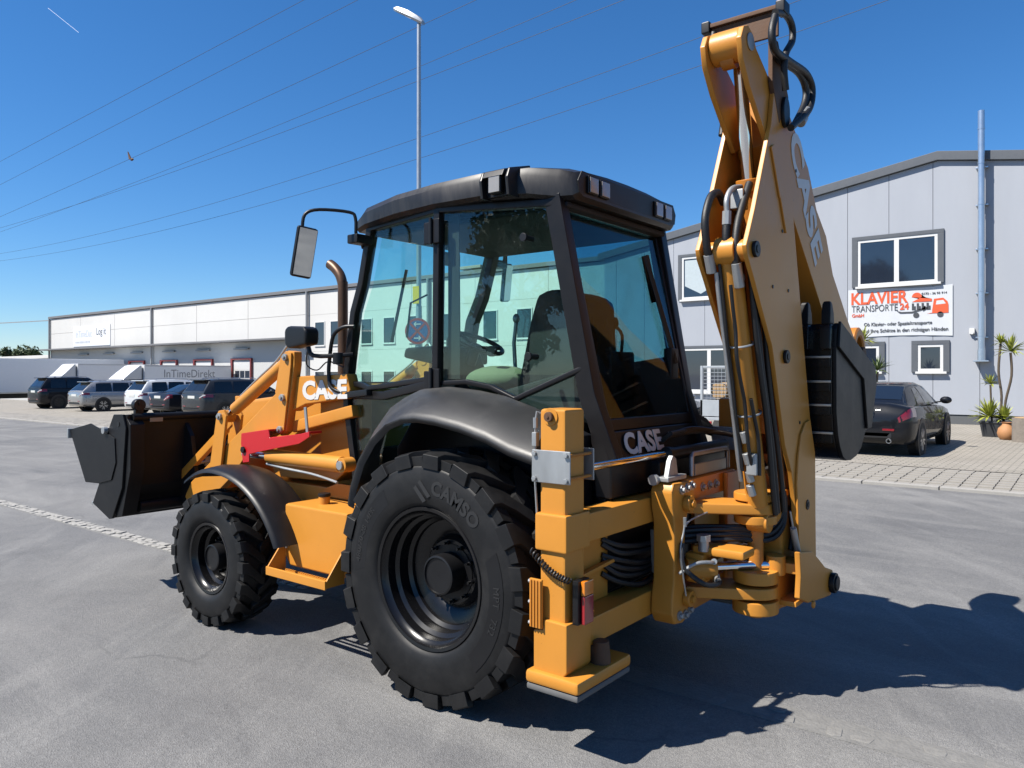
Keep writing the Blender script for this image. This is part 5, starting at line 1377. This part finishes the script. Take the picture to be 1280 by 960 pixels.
def make_car(name, label, cat, loc, rz_, L, W, zroof, pnt, kind, rim='alloy', wb=(.85, 3.65), wr=.33, group=None, lamp=(0.0, .30, 4.6, 6.2), badge=None, detail=False):
    c = tag(empty(name, loc, rz_), label, cat, group)
    hw = W / 2
    zb = .24
    if kind == 'coupe':
        st = [(0, hw * .62, .42, .70, .72), (.02, hw * .80, .36, .80, .82), (.07, hw * .91, .30, .90, .95), (.16, hw * .965, .26, .945, 1.015), (.5, hw, zb, .955, 1.01), (1.2, hw * 1.0, zb, .945, .985), (L * .5, hw * .985, zb, .925, .94), (L * .74, hw * .99, zb, .885, .945), (L * .90, hw * .95, zb, .80, .86), (L * .97, hw * .82, .26, .70, .74), (L, hw * .62, .34, .58, .60)]
        gt = [(.42, hw * .86, hw * .80, .955, .985), (.62, hw * .88, hw * .76, .955, 1.07), (1.35, hw * .885, hw * .645, .955, zroof - .07), (1.75, hw * .89, hw * .64, .95, zroof - .015), (2.2, hw * .89, hw * .645, .945, zroof), (2.65, hw * .885, hw * .65, .94, zroof - .03), (3.42, hw * .85, hw * .80, .92, .96)]
        rw = (.62, 1.33); sw = (1.0, 3.12); belt = .95
    elif kind == 'sedan':
        st = [(0, hw * .62, .45, .78, .80), (.02, hw * .82, .38, .90, .93), (.08, hw * .93, .30, .98, 1.03), (.5, hw, zb, .985, 1.05), (1.2, hw, zb, .96, 1.0), (L * .5, hw, zb, .94, .96), (L * .74, hw * .99, zb, .90, .96), (L * .90, hw * .95, zb, .82, .88), (L * .97, hw * .82, .26, .72, .76), (L, hw * .62, .34, .6, .62)]
        gt = [(.55, hw * .86, hw * .80, .985, 1.03), (1.25, hw * .88, hw * .66, .98, zroof - .05), (1.8, hw * .89, hw * .65, .96, zroof), (2.7, hw * .88, hw * .65, .95, zroof - .03), (3.5, hw * .85, hw * .80, .93, .97)]
        rw = (.62, 1.22); sw = (1.0, 3.2); belt = .97
    else:
        zl = zroof * .64
        st = [(0, hw * .66, .46, zl - .12, zl - .10), (.03, hw * .86, .36, zl - .03, zl), (.10, hw * .945, .30, zl, zl + .02), (.5, hw, zb, zl, zl + .02), (1.2, hw, zb, zl, zl + .02), (L * .5, hw, zb, zl - .02, zl), (L * .74, hw * .99, zb, zl - .05, zl + .02), (L * .90, hw * .95, zb, zl - .13, zl - .06), (L * .97, hw * .82, .26, zl - .25, zl - .20), (L, hw * .62, .34, zl - .38, zl - .36)]
        rk = .42 if kind != 'wagon' else .55
        gt = [(.07, hw * .88, hw * .84, zl, zl + .04), (rk, hw * .89, hw * .69, zl, zroof - .055), (rk + .35, hw * .89, hw * .68, zl, zroof - .01), (L * .42, hw * .89, hw * .68, zl, zroof), (L * .56, hw * .885, hw * .68, zl, zroof - .03), (L * .76, hw * .85, hw * .80, zl - .02, zl + .02)]
        rw = (.12, rk - .02); sw = (rk + .10, L * .70); belt = zl
    B = Shell(st, body_sec); R = Shell(gt, roof_sec)
    B.mesh().make('body', pnt, c, 50)
    R.mesh().make('roof', pnt, c, 40)
    for s in (1, -1):
        # side glass in two or three panes
        cuts = [sw[0], lerp(sw[0], sw[1], .30), lerp(sw[0], sw[1], .62), sw[1]] if kind not in ('coupe',) else [sw[0] + .05, lerp(sw[0], sw[1], .36), sw[1]]
        for a, b_ in zip(cuts[:-1], cuts[1:]):
            last = b_ == cuts[-1]; frst = a == cuts[0]
            def uf(t, a=a, b_=b_, last=last, frst=frst):
                return (a + (.42 * t if frst and kind in ('coupe', 'sedan') else .06 * t) + .02, b_ - (.50 * t if last else 0) - .02)
            R.patch(0, 0, .14, 1.82, s, .005, 8, 3, uf).make('side_window', 'car_glass', c, 50)
        B.patch(*lamp[:2], lamp[2], lamp[3], s, .008, 8, 3).make('tail_lamp', 'car_lamp', c, 50)
        B.patch(lamp[0] + .0, lamp[0] + .10, lamp[2] + .5, lamp[2] + .95, s, .012, 3, 2).make('lamp_detail', 'lamp_white', c, 50) if not detail else None
        B.patch(.10, L * .95, 1.2, 2.2, s, .006, 14, 2).make('sill_trim', 'car_trim' if kind not in ('coupe',) else pnt, c, 50)
        m_ = G().ell((sw[1] - .35, s * (hw + .10), belt + .07), (.07, .11, .075)).make('wing_mirror', pnt, c)
        G().bar((sw[1] - .33, s * (hw * .88), belt + .02), (sw[1] - .33, s * (hw + .03), belt + .04), .05, .03).make('mirror_stalk', 'car_trim', m_)
        for u in wb:
            G().lathe([(wr * 1.16, .0), (wr * 1.16, .05), (.01, .05), (.01, .0)], (u, s * (hw - .046), wr * 1.02), (0, s, 0), seg=32).make('wheel_arch', 'car_trim', c)
            car_wheel(c, u, s * (hw + .008), wr, s, rim)
    g = R.patch(rw[0], rw[1], 3.05 if kind in ('coupe', 'sedan') else 2.9, 3.98, 1, .006, 6, 4).v
    pr = R.patch(rw[0], rw[1], 2.9, 3.99, 1, .006, 6, 4); pl_ = R.patch(rw[0], rw[1], 2.9, 3.99, -1, .006, 6, 4)
    gg = G().raw(pr.v, pr.f).raw(pl_.v, pl_.f)
    gg.make('rear_window', 'car_glass', c, 50)
    if kind not in ('coupe', 'sedan'):
        G().box(rw[1] - .16, rw[1] + .12, -hw * .60, hw * .60, zroof - .055, zroof - .02, .01).make('roof_spoiler', pnt, c)
        for s in (1, -1): G().tube([(rw[1] + .4, s * hw * .60, zroof + .0), (rw[1] + .5, s * hw * .61, zroof + .04), (L * .52, s * hw * .61, zroof + .035), (L * .54, s * hw * .60, zroof - .01)], .015, seg=8).make('roof_rail', 'alloy', c)
    zp = .86 if kind != 'coupe' else .83
    zq = zp if kind in ('coupe', 'sedan') else belt - .14
    G().box(-.012, .06, -.26, .26, zq - .055, zq + .055, .004).make('number_plate', 'plate_white', c)
    G().box(-.016, -.0125, -.24, .20, zq - .03, zq + .03).make('plate_characters', 'dark_print', c, 0) if False else None
    G().box(.0, .12, -hw * .62, hw * .62, .38, .50, .02).make('bumper_insert', 'car_trim', c)
    for s in (1, -1): G().box(-.012, .05, s * hw * .56 - .10, s * hw * .56 + .10, .52, .56, .008).make('reflector', 'car_lamp', c)
    return c, B, R
DN = -pi / 2
make_car('parked_car', 'black sport utility car, leftmost of the parked row by the trailer', 'car', (41.55, -12.1, 0.0), DN, 4.55, 1.86, 1.68, 'paint_black', 'suv', 'alloy_black', (.90, 3.60), .36, 'cars parked by the warehouse', (0.0, .34, 5.0, 6.2))
make_car('parked_car', 'silver estate car parked between the black sport utility car and the white car', 'car', (36.65, -12.1, 0.0), DN, 4.78, 1.84, 1.50, 'paint_silver', 'wagon', 'alloy', (.98, 3.78), .335, 'cars parked by the warehouse', (0.0, .36, 5.0, 6.1))
make_car('parked_car', 'white compact car parked beside the silver estate', 'car', (31.9, -12.6, 0.0), DN, 4.45, 1.83, 1.58, 'paint_white', 'suv', 'alloy', (.88, 3.5), .34, 'cars parked by the warehouse', (0.0, .30, 5.0, 6.1))
make_car('parked_car', 'dark saloon with low roof squeezed between white car and grey people carrier', 'car', (29.2, -12.4, 0.0), DN, 4.6, 1.82, 1.42, 'paint_navy', 'sedan', 'alloy', (.95, 3.70), .325, 'cars parked by the warehouse', (0.0, .22, 4.8, 6.4))
make_car('parked_car', 'dark grey people carrier, rightmost of the parked row behind the loader arm', 'car', (26.3, -12.3, 0.0), DN, 4.8, 1.92, 1.64, 'paint_grey', 'mpv', 'alloy', (.95, 3.80), .34, 'cars parked by the warehouse', (0.0, .42, 5.0, 6.0))
make_car('parked_car', 'pale silver car seen between the cab and the boom', 'car', (6.35, -11.2, 0.28), DN, 4.3, 1.78, 1.45, 'paint_pearl', 'wagon', 'alloy', (.85, 3.45), .32, None, (0.0, .3, 4.8, 6.0))
cp, cB, cR = make_car('parked_coupe', 'black two-door coupe parked in front of the grey hall', 'car', (.72, -11.0, .285), DN, 4.64, 1.83, 1.385, 'paint_black', 'coupe', 'alloy', (.86, 3.67), .335, None, (0.015, .40, 4.7, 6.1), detail=True)
text('lettering', '440d', .07, 'alloy', cp, (.055, -.30, .905), (0, -1, 0), (.5, 0, 1), .004)
text('plate_lettering', 'F RA 112', .085, 'dark_print', cp, (-.0135, 0, .83), (0, -1, 0), (0, 0, 1), .002)
for o in cp.children:
    if o.name.startswith('lettering') or o.name.startswith('plate_lettering'): pass
for s in (1, -1):
    G().lathe([(.045, 0), (.045, -.08), (.035, -.08), (.035, 0)], (.06, s * .52, .34), (1, 0, 0), seg=16).make('exhaust_tip', 'alloy', cp)
    cB.patch(.30, 4.0, 4.55, 4.75, s, .004, 12, 1).make('body_crease', 'paint_black', cp, 50)
cB.patch(1.55, 1.56, 1.5, 6.9, -1, .003, 1, 10).make('door_gap', 'car_trim', cp, 50)
cB.patch(3.0, 3.01, 1.5, 6.9, -1, .003, 1, 10).make('door_gap', 'car_trim', cp, 50)
G().bar((1.72, -.925, .80), (1.90, -.925, .795), .02, .025).make('door_handle', 'paint_black', cp)

# ------------------------------------------------------------------ trucks at the docks
mat('truck_white', (0.62, 0.63, 0.64), 0.4, var=0.04, coat=0.3)
mat('truck_side', (0.90, 0.91, 0.92), 0.5, var=0.05)
def truck(label, x, yf, ztop, length, zg=-1.3, lettering=None):
    """box truck facing the camera; x = its right-hand side seen from here"""
    t = tag(empty('box_truck', (x + 1.25, yf - 1, zg)), label, 'truck', 'box trucks at the loading doors')
    inv = Matrix.Translation((-(x + 1.25), -(yf - 1), -zg))
    def Tp(g, n, m, par=None):
        o = g.make(n, m, par or t)
        if par is None: o.matrix_parent_inverse = inv
        return o
    yb = yf - 1.75
    cargo = Tp(G().box(x, x + 2.5, yb - length, yb, zg + 1.05, ztop, .03), 'cargo_box', 'truck_side')
    Tp(G().box(x - .012, x + 2.512, yb - .02, yb + .03, zg + 1.0, ztop + .01, .02), 'front_frame', 'truck_white', cargo)
    Tp(G().box(x - .015, x - .002, yb - length, yb - .021, ztop - .10, ztop + .005, .004), 'top_rail', 'truck_white', cargo)
    ct = zg + 2.75
    Tp(G().prism([(yb - .1, zg + .5), (yf + .1, zg + .5), (yf + .1, zg + 1.5), (yf - .25, ct), (yb + .15, ct)], 'x', x + .1, x + 2.4, .06), 'cab', 'truck_white')
    Tp(G().prism([(yf - .30, ct + .02), (yf - .85, ct + .50), (yb + .25, ztop - .02), (yb + .10, ztop - .02), (yb + .10, ct + .02)], 'x', x + .15, x + 2.35, .08), 'wind_deflector', 'truck_white')
    Tp(G().prism([(yf + .115, zg + 1.55), (yf - .20, ct - .12), (yf - .21, ct - .12), (yf + .105, zg + 1.55)], 'x', x + .25, x + 2.25), 'windscreen', 'car_glass')
    for s, xx in ((1, x + .09), (-1, x + 2.41)): Tp(G().box(xx - .006, xx + .006, yf - .9, yf - .2, zg + 1.65, ct - .25, .003), 'side_window', 'car_glass')
    for yy in (yf - .7, yb - length * .72, yb - length * .72 - 1.1):
        for xx in (x + .02, x + 2.2): Tp(G().cyl((xx, yy, zg + .5), (xx + .28, yy, zg + .5), .5, seg=24, bev=.04), 'wheel', 'tyre')
    Tp(G().box(x + .6, x + 1.9, yb - length, yf - .1, zg + .55, zg + .9), 'chassis', 'car_trim')
    if lettering: text('lettering', lettering, .80, 'pipe_grey', cargo, (x - .004, yb - length * .50, ztop - .62), (0, -1, 0), (0, 0, 1), .006, xscale=.9)
    return t
truck('white box truck with roof deflector and dark lettering behind the white car', 49.7, -20.3, 2.48, 6.6, lettering='InTimeDirekt')
truck('white box truck with plain grey box behind the black sport utility car', 60.6, -20.5, 2.66, 6.4)
tr = tag(empty('semi_trailer', (67.5, -20, -.9)), 'long grey semi trailer standing at the far left edge', 'trailer')
def Tr(g, n, m):
    o = g.make(n, m, tr); o.matrix_parent_inverse = Matrix.Translation((-67.5, 20, .9)); return o
Tr(G().box(66.2, 68.7, -28.4, -14.6, .3, 3.12, .03), 'cargo_box', 'truck_side')
Tr(G().box(66.18, 66.195, -28.4, -14.6, .3, .42, .004), 'side_rail', 'alloy')
Tr(G().box(66.8, 68.1, -28, -15, -.1, .29, .02), 'chassis', 'car_trim')
for yy in (-26, -24.7, -23.4):
    for xx in (66.25, 68.25): Tr(G().cyl((xx, yy, -.78), (xx + .35, yy, -.78), .5, seg=24, bev=.04), 'wheel', 'tyre')
for xx in (66.7, 68.0): Tr(G().box(xx, xx + .14, -17.2, -17.0, -.1 - .4, .29, .01), 'landing_leg', 'door_red')
Tr(G().box(66.4, 66.6, -17.6, -16.8, -.15, .25, .02), 'tool_box', 'door_red')

# ------------------------------------------------------------------ small mesh-sided trailer beside the pale car
ct_ = tag(empty('utility_trailer', (2.7, -11.0, .27)), 'small grey trailer with wire mesh sides seen behind the boom', 'trailer')
def Cp(g, n, m, par=None, sm=40):
    o = g.make(n, m, par or ct_, sm)
    if par is None: o.matrix_parent_inverse = Matrix.Translation((-2.7, 11.0, -.27))
    return o
mat('trailer_grey', (0.40, 0.42, 0.43), 0.45, metal=0.5, var=0.1)
mat('wood_cut', (0.46, 0.30, 0.15), 0.8, var=0.25, scale=10)
X0, X1, Y0, Y1 = 1.95, 3.52, -12.4, -10.3
deck = Cp(G().box(X0, X1, Y0, Y1, .92, .98, .006), 'deck', 'trailer_grey')
for x in (X0, X1 - .05):
    for y in (Y0, Y1 - .05): Cp(G().box(x, x + .05, y, y + .05, .981, 2.0, .004), 'corner_post', 'trailer_grey')
Cp(G().box(X0, X1, Y1 - .03, Y1 + .0, 1.0, 1.32, .004), 'tailboard', 'trailer_grey')
Cp(G().box(X1 - .03, X1 - .001, Y0 + .06, Y1 - .06, 1.0, 1.32, .004), 'side_board', 'trailer_grey')
Cp(G().box(X0 + .051, X1 - .051, Y1 - .04, Y1 - .01, 1.96, 2.0, .004), 'top_rail', 'trailer_grey')
Cp(G().box(X1 - .04, X1 - .01, Y0 + .051, Y1 - .051, 1.96, 2.0, .004), 'top_rail', 'trailer_grey')
g = G()
for i in range(20): g.cyl((lerp(X0 + .06, X1 - .06, i / 19), Y1 - .02, 1.32), (lerp(X0 + .06, X1 - .06, i / 19), Y1 - .02, 1.96), .004, seg=5)
for i in range(9): g.cyl((X0 + .05, Y1 - .022, lerp(1.36, 1.94, i / 8)), (X1 - .05, Y1 - .022, lerp(1.36, 1.94, i / 8)), .004, seg=5)
g = Cp(g, 'wire_mesh', 'trailer_grey'); g['kind'] = 'stuff'
Cp(G().box(X0 + .3, X1 - .3, Y1 - .02, Y1 + .02, .70, .80, .01), 'rear_beam', 'trailer_grey')
for x in (X0 - .12, X1 - .05): Cp(G().cyl((x, -11.4, .60), (x + .18, -11.4, .60), .30, seg=24, bev=.03), 'wheel', 'tyre')
for x, lm in ((X0 + .15, 'lamp_red'), (X1 - .25, 'lamp_red')): Cp(G().box(x, x + .12, Y1 + .0, Y1 + .03, .82, .90, .005), 'tail_lamp', lm)
for i, x in enumerate((2.35, 2.80, 3.22)):
    lg = G().cyl((x, -11.6, 1.50), (x, -10.5, 1.50), .17, seg=20, bev=.01).make('firewood_log', 'wood_cut')
    tag(lg, ['round cut log in mesh trailer hidden deepest behind the boom', 'round cut log in the middle of the mesh trailer', 'round cut log nearest the pale car in the mesh trailer'][i], 'log', 'logs in the mesh trailer')

# ------------------------------------------------------------------ street lamp with no-stopping sign
mat('lamp_post', (0.36, 0.38, 0.40), 0.42, metal=0.7, var=0.1)
mat('sign_blue', (0.025, 0.07, 0.22), 0.4, var=0.05)
mat('sign_red', (0.33, 0.03, 0.03), 0.4, var=0.05)
mat('sign_yellow', (0.62, 0.42, 0.02), 0.5)
LX, LY = 9.58, -8.45
sl_o = tag(empty('street_lamp', (LX, LY, .24)), 'tall grey street lamp standing behind the cab', 'street lamp')
def Lp(g, n, m):
    o = g.make(n, m, sl_o); o.matrix_parent_inverse = Matrix.Translation((-LX, -LY, -.24)); return o
Lp(G().cyl((LX, LY, .2), (LX, LY, 3.4), .075, .068, seg=16).cyl((LX, LY, 3.4), (LX, LY, 10.0), .058, .046, seg=16), 'pole', 'lamp_post')
hd = G().loft([[(LX + u, LY + w * q + u * .15, 9.95 + u * .62 + zz) for q, zz in ((-1, .02), (-.7, -.03), (.7, -.03), (1, .02), (.6, h), (-.6, h))] for u, w, h in ((-.12, .06, .06), (0.0, .11, .12), (.25, .14, .14), (.55, .13, .11), (.68, .06, .05))], bev=0)
Lp(hd, 'lamp_head', 'lamp_post')
Lp(G().prism([(LX + .12, LY - .09), (LX + .58, LY - .02), (LX + .58, LY + .16), (LX + .12, LY + .13)], 'z', 9.98, 9.995, mp=lambda c: (c.x, c.y, c.z + (c.x - LX) * .62 - .065)), 'lamp_glass', 'lamp_lens')
ns = tag(empty('no_stopping_sign', (LX, LY, 2.8)), 'round blue and red no-stopping sign on the lamp post, seen through the cab door', 'sign')
def Np(g, n, m):
    o = g.make(n, m, ns, 40); o.matrix_parent_inverse = Matrix.Translation((-LX, -LY, -2.8)); return o
vdir = (Vector((-2.985, 4.153, 0)) - Vector((LX, LY, 0))).normalized()
fx = Vector((-.45, .89, 0))
cx_ = Vector((LX, LY, 2.82)) + fx * .09
up_ = Vector((0, 0, 1)); sd = up_.cross(fx).normalized()
Np(G().cyl(cx_, cx_ + fx * .012, .30, seg=40), 'sign_plate', 'sign_red')
Np(G().cyl(cx_ + fx * .0125, cx_ + fx * .016, .245, seg=40), 'blue_field', 'sign_blue')
for sgn in (1, -1):
    d = (sd * sgn + up_).normalized()
    Np(G().bar(cx_ + fx * .018 + d * .24, cx_ + fx * .018 - d * .24, .05, .003, up=fx, bev=0), 'diagonal', 'sign_red')
for zz, sg_ in ((.16, 1), (-.16, -1)):
    p = cx_ + fx * .021 + up_ * zz
    Np(G().bar(p - sd * .08, p + sd * .08, .022, .003, up=fx, bev=0).bar(p - sd * sg_ * .08, p - sd * sg_ * .03 + up_ * .05, .018, .003, up=fx, bev=0).bar(p - sd * sg_ * .08, p - sd * sg_ * .03 - up_ * .05, .018, .003, up=fx, bev=0), 'arrow', 'white_letter')
Lp(G().cyl((LX, LY, 2.45), (LX, LY, 2.5), .085, seg=14), 'clamp', 'zinc')
tag(G().box(LX - .10, LX + .10, LY + .085, LY + .10, 3.45, 3.85, .004).make('yellow_plate', 'sign_yellow'), 'small yellow plate high on the lamp post above the round sign', 'sign')

# ------------------------------------------------------------------ overhead wires
mat('wire', (0.03, 0.032, 0.036), 0.6, metal=0.4)
WR = [(-19.53, [(68.6, 19.21), (42.76, 20.0), (28.62, 20.42)]), (-21.53, [(74.62, 18.62), (42.63, 20.0), (26.94, 20.68)]), (-22.38, [(77.19, 16.25), (37.0, 18.0), (19.82, 18.87)]), (-24.70, [(84.22, 16.4), (34.0, 17.0), (13.48, 17.86)]), (-25.41, [(86.34, 16.35), (34.9, 18.0), (16.38, 19.0)]), (-27.75, [(93.42, 15.12), (21.94, 16.0), (7.04, 17.09)]), (-28.30, [(95.09, 14.54), (22.37, 15.0), (3.86, 16.35)])]
names = ['topmost overhead wire at upper left, reaching the top edge farthest left', 'second overhead wire from the top left', 'third overhead wire from the top, carrying the small marker', 'fourth overhead wire, running close above the fifth', 'fifth overhead wire, crossing behind the lamp head', 'sixth overhead wire, reaching the top of the folded boom', 'lowest overhead wire, crossing just below the boom tip']
for (y, p), lb_ in zip(WR, names):
    (x0, z0), (x1, z1), (x2, z2) = p
    def q(x): return z0 * (x - x1) * (x - x2) / ((x0 - x1) * (x0 - x2)) + z1 * (x - x0) * (x - x2) / ((x1 - x0) * (x1 - x2)) + z2 * (x - x0) * (x - x1) / ((x2 - x0) * (x2 - x1))
    F_ = 3.0
    pts = [(-2.985 + F_ * (x + 2.985), 4.153 + F_ * (y - 4.153), 1.83 + F_ * (q(x) - 1.83)) for x in [x2 - 14 + (x0 + 14 - x2 + 14) * i / 40 for i in range(41)]]
    tag(G().tube(pts, .034, seg=5).make('overhead_wire', 'wire'), lb_, 'wire', 'overhead wires')
tag(G().ell((162.6, -75.44, 47.9), (.6, .25, .28), 10, 8).prism([(162.9, 48.1), (164.4, 49.9), (163.8, 48.1)], 'y', -75.56, -75.32).make('wire_marker', 'rust'), 'small dark bird-shaped marker hanging on the third wire', 'wire marker')

# ------------------------------------------------------------------ crane, far tree
cr = tag(empty('tower_crane', (400, -180, 0)), 'thin dark tower crane on the far left horizon', 'crane')
def Kp(g, n, m):
    o = g.make(n, m, cr); o.matrix_parent_inverse = Matrix.Translation((-400, 180, 0)); return o
Kp(G().bar((358, -120, 0), (358, -120, 24.6), .9, .9, bev=0), 'mast', 'dark_grey')
Kp(G().bar((400, -116, 23.9), (318, -125, 23.2), .35, .35, bev=0), 'jib', 'pipe_grey')
Kp(G().bar((358, -120, 24.6), (358, -120, 27.0), .5, .5, bev=0), 'tower_head', 'dark_grey') if False else None
mat('leaf', (0.055, 0.085, 0.025), 0.7, var=0.5, scale=0.7)
mat('leaf_dark', (0.020, 0.036, 0.014), 0.7, var=0.5, scale=0.9)
mat('bark', (0.10, 0.075, 0.05), 0.9, var=0.3, scale=6, bump=0.4, bscale=20)
def tree(name, label, base, h, r, nleaf, size, m, conical=False, group=None):
    t = tag(empty(name, base), label, 'tree', group)
    rnd = random.Random(int(h * 100 + r * 10))
    g = G()
    g.tube([(0, 0, 0), (.05 * r, 0, h * .3), (0, .04 * r, h * .62), (0, 0, h * .9)], .03 * h * .5, seg=8)
    for k in range(9):
        a = rnd.uniform(0, 6.28); z = h * rnd.uniform(.3, .7)
        g.tube([(0, 0, z), (r * .45 * cos(a), r * .45 * sin(a), z + h * .12), (r * .8 * cos(a), r * .8 * sin(a), z + h * .2)], .010 * h * .5, seg=6)
    g.make('trunk', 'bark', t)
    lobes = []
    for k in range(26):
        z = rnd.uniform(.22, .98) * h
        rad_ = r * ((1 - z / h) * 1.15 + .06) if conical else r * math.sqrt(max(.05, 1 - ((z / h - .6) / .45) ** 2))
        a = rnd.uniform(0, 6.28); d = rad_ * rnd.uniform(.2, .85)
        lobes.append((d * cos(a), d * sin(a), z, rnd.uniform(.2, .42) * r))
    c = G()
    for i in range(nleaf):
        lx, ly, lz, lr = lobes[i % len(lobes)]
        v = Vector((rnd.gauss(0, 1), rnd.gauss(0, 1), rnd.gauss(0, .8))).normalized() * lr * rnd.uniform(.3, 1.1)
        p = Vector((lx, ly, lz)) + v
        n = Vector((rnd.gauss(0, 1), rnd.gauss(0, 1), rnd.gauss(.4, 1))).normalized()
        u = n.orthogonal().normalized() * size * rnd.uniform(.6, 1.3); w = n.cross(u).normalized() * size * rnd.uniform(.4, .9)
        c.raw([p - u, p + w * .6, p + u, p - w * .6], [[0, 1, 2, 3]])
    c.make('crown', m, t, 0)
    return t
tree('broadleaf_tree', 'green round tree crown on the horizon left of the warehouse', (184, -60, -2), 9.8, 4.4, 4200, .42, 'leaf', group='trees on the horizon')
tree('broadleaf_tree', 'lower green tree touching the shed roof left of the warehouse', (172, -60, -2), 8.8, 4.6, 4200, .42, 'leaf', group='trees on the horizon')
# trees across the yard, seen only as reflections in the glass
tree('pine_tree', 'dark pine across the yard, mirrored in the cab side window', (27.5, 40, 0), 7.6, 2.6, 5200, .30, 'leaf_dark', True)
tree('broadleaf_tree', 'tall dark tree across the yard, mirrored in the upper hall window', (21.5, 58, 0), 16.0, 5.0, 6000, .50, 'leaf_dark')

# ------------------------------------------------------------------ potted plants and wood in front of the hall
mat('pot', (0.035, 0.038, 0.042), 0.6, var=0.15)
mat('clay', (0.42, 0.20, 0.08), 0.7, var=0.25, scale=12)
mat('yucca', (0.30, 0.33, 0.045), 0.5, var=0.35, scale=20)
mat('yucca_dark', (0.10, 0.15, 0.04), 0.55, var=0.35, scale=20)
mat('log_bark', (0.22, 0.19, 0.16), 0.9, var=0.35, scale=14, bump=0.5, bscale=40)
def rosette(org, n, ln, m, name, par, seed, up=.2, wid=.022):
    rnd = random.Random(seed)
    g = G()
    for i in range(n):
        a = rnd.uniform(0, 6.28); el = rnd.uniform(-.25, 1.35)
        d = Vector((cos(a) * cos(el), sin(a) * cos(el), sin(el)))
        s = d.cross(Vector((0, 0, 1))).normalized() * wid
        L_ = ln * rnd.uniform(.7, 1.1)
        p0 = Vector(org); p1 = p0 + d * L_ * .55 + Vector((0, 0, .02)); p2 = p0 + d * L_ - Vector((0, 0, .10 * ln * (1 - sin(el))))
        t = d.cross(s).normalized() * .004
        g.raw([p0 - s * .7, p0 + s * .7, p1 + s, p1 - s, p2, p1 + t * 3], [[0, 1, 2, 5], [0, 5, 3], [3, 5, 4], [5, 2, 4]])
    return g.make(name, m, par, 0)
yz = .30
yp = tag(empty('potted_yucca', (-.78, -17.6, yz)), 'tall potted yucca with two bare stems beside the flue', 'plant')
g_pot = G().loft([[(sx * w, sy * w * .8, z) for sx, sy in ((-1, -1), (1, -1), (1, 1), (-1, 1))] for z, w in ((0, .25), (.35, .31), (.36, .33), (.40, .33))], bev=.02)
g_pot.make('pot', 'pot', yp)
G().tube([(-.08, .05, .38), (-.12, .03, 1.0), (-.06, .05, 1.6), (-.10, .04, 2.26)], .028, seg=8, smooth=4).make('stem', 'bark', yp)
G().tube([(-.16, .0, .38), (-.2, .0, .9), (-.32, .02, 1.5), (-.30, .02, 2.05)], .028, seg=8, smooth=4).make('stem', 'bark', yp)
G().tube([(.08, .0, .38), (.10, .0, .9), (.11, .02, 1.28)], .022, seg=8, smooth=4).make('stem', 'bark', yp)
rosette((-.10, .04, 2.28), 34, .26, 'yucca', 'leaf_rosette', yp, 1)
rosette((-.30, .02, 2.08), 46, .44, 'yucca', 'leaf_rosette', yp, 2)
rosette((.11, .02, 1.30), 30, .28, 'yucca', 'leaf_rosette', yp, 3)
rosette((.12, .08, .50), 70, .50, 'yucca', 'leaf_rosette', yp, 4, wid=.03)
rosette((-.18, .05, .46), 50, .40, 'yucca', 'leaf_rosette', yp, 5, wid=.03)
yq = tag(empty('potted_yucca', (2.45, -18.6, yz)), 'yucca behind the coupe, its leaves showing above the digging bucket', 'plant')
G().loft([[(sx * w, sy * w, z) for sx, sy in ((-1, -1), (1, -1), (1, 1), (-1, 1))] for z, w in ((0, .25), (.38, .31), (.42, .31))], bev=.02).make('pot', 'pot', yq)
G().tube([(0, 0, .4), (.05, 0, 1.2), (0, .02, 2.4)], .03, seg=8, smooth=4).make('stem', 'bark', yq)
G().tube([(-.1, 0, .4), (-.3, 0, 1.0), (-.38, .02, 1.6)], .03, seg=8, smooth=4).make('stem', 'bark', yq)
rosette((0, .02, 2.45), 46, .46, 'yucca', 'leaf_rosette', yq, 6)
rosette((-.38, .02, 1.65), 46, .46, 'yucca_dark', 'leaf_rosette', yq, 7)
jar = G().lathe([(.01, 0), (.10, .0), (.17, .08), (.195, .18), (.17, .29), (.10, .36), (.085, .40), (.11, .43), (.10, .43), (.075, .40), (.09, .36)], (0, 0, 0), (0, 0, 1), seg=28)
tag(jar.make('clay_jar', 'clay', None, 40, (-1.08, -16.75, yz)), 'round terracotta jar between the plant pot and the log', 'jar')
lg = tag(empty('log_planter', (-1.52, -16.35, yz)), 'upright bark-covered log at the right edge of the yard', 'log')
pts = [[(.29 * (1 + .06 * sin(3 * t) + .04 * sin(7 * t)) * cos(t), .29 * (1 + .06 * sin(3 * t)) * sin(t), z) for t in [2 * pi * i / 28 for i in range(28)]] for z in (0, .2, .42, .56)]
G().loft(pts).make('bark', 'log_bark', lg)
G().lathe([(.26, .5605), (.26, .575), (.002, .58)], (0, 0, 0), (0, 0, 1), seg=24).make('cut_top', 'wood_cut', lg)
# contrail high above
mv = mat('vapour', (0.8, 0.8, 0.8), 1.0, var=0.0)
_t = mv.node_tree.nodes.new('ShaderNodeBsdfTranslucent'); _t.inputs['Color'].default_value = (.9, .9, .9, 1)
_r = mv.node_tree.nodes.new('ShaderNodeBsdfTransparent')
_m = mv.node_tree.nodes.new('ShaderNodeMixShader'); _m.inputs['Fac'].default_value = 0.35
mv.node_tree.links.new(_r.outputs[0], _m.inputs[1]); mv.node_tree.links.new(_t.outputs[0], _m.inputs[2])
mv.node_tree.links.new(_m.outputs[0], mv.node_tree.nodes['Material Output'].inputs['Surface'])
tag(G().tube([(9146, -3482, 4000), (9350, -3740, 4000), (9520, -3954, 4000)], 1.7, seg=6).make('contrail', 'vapour'), 'short white vapour trail in the upper left sky', 'contrail')
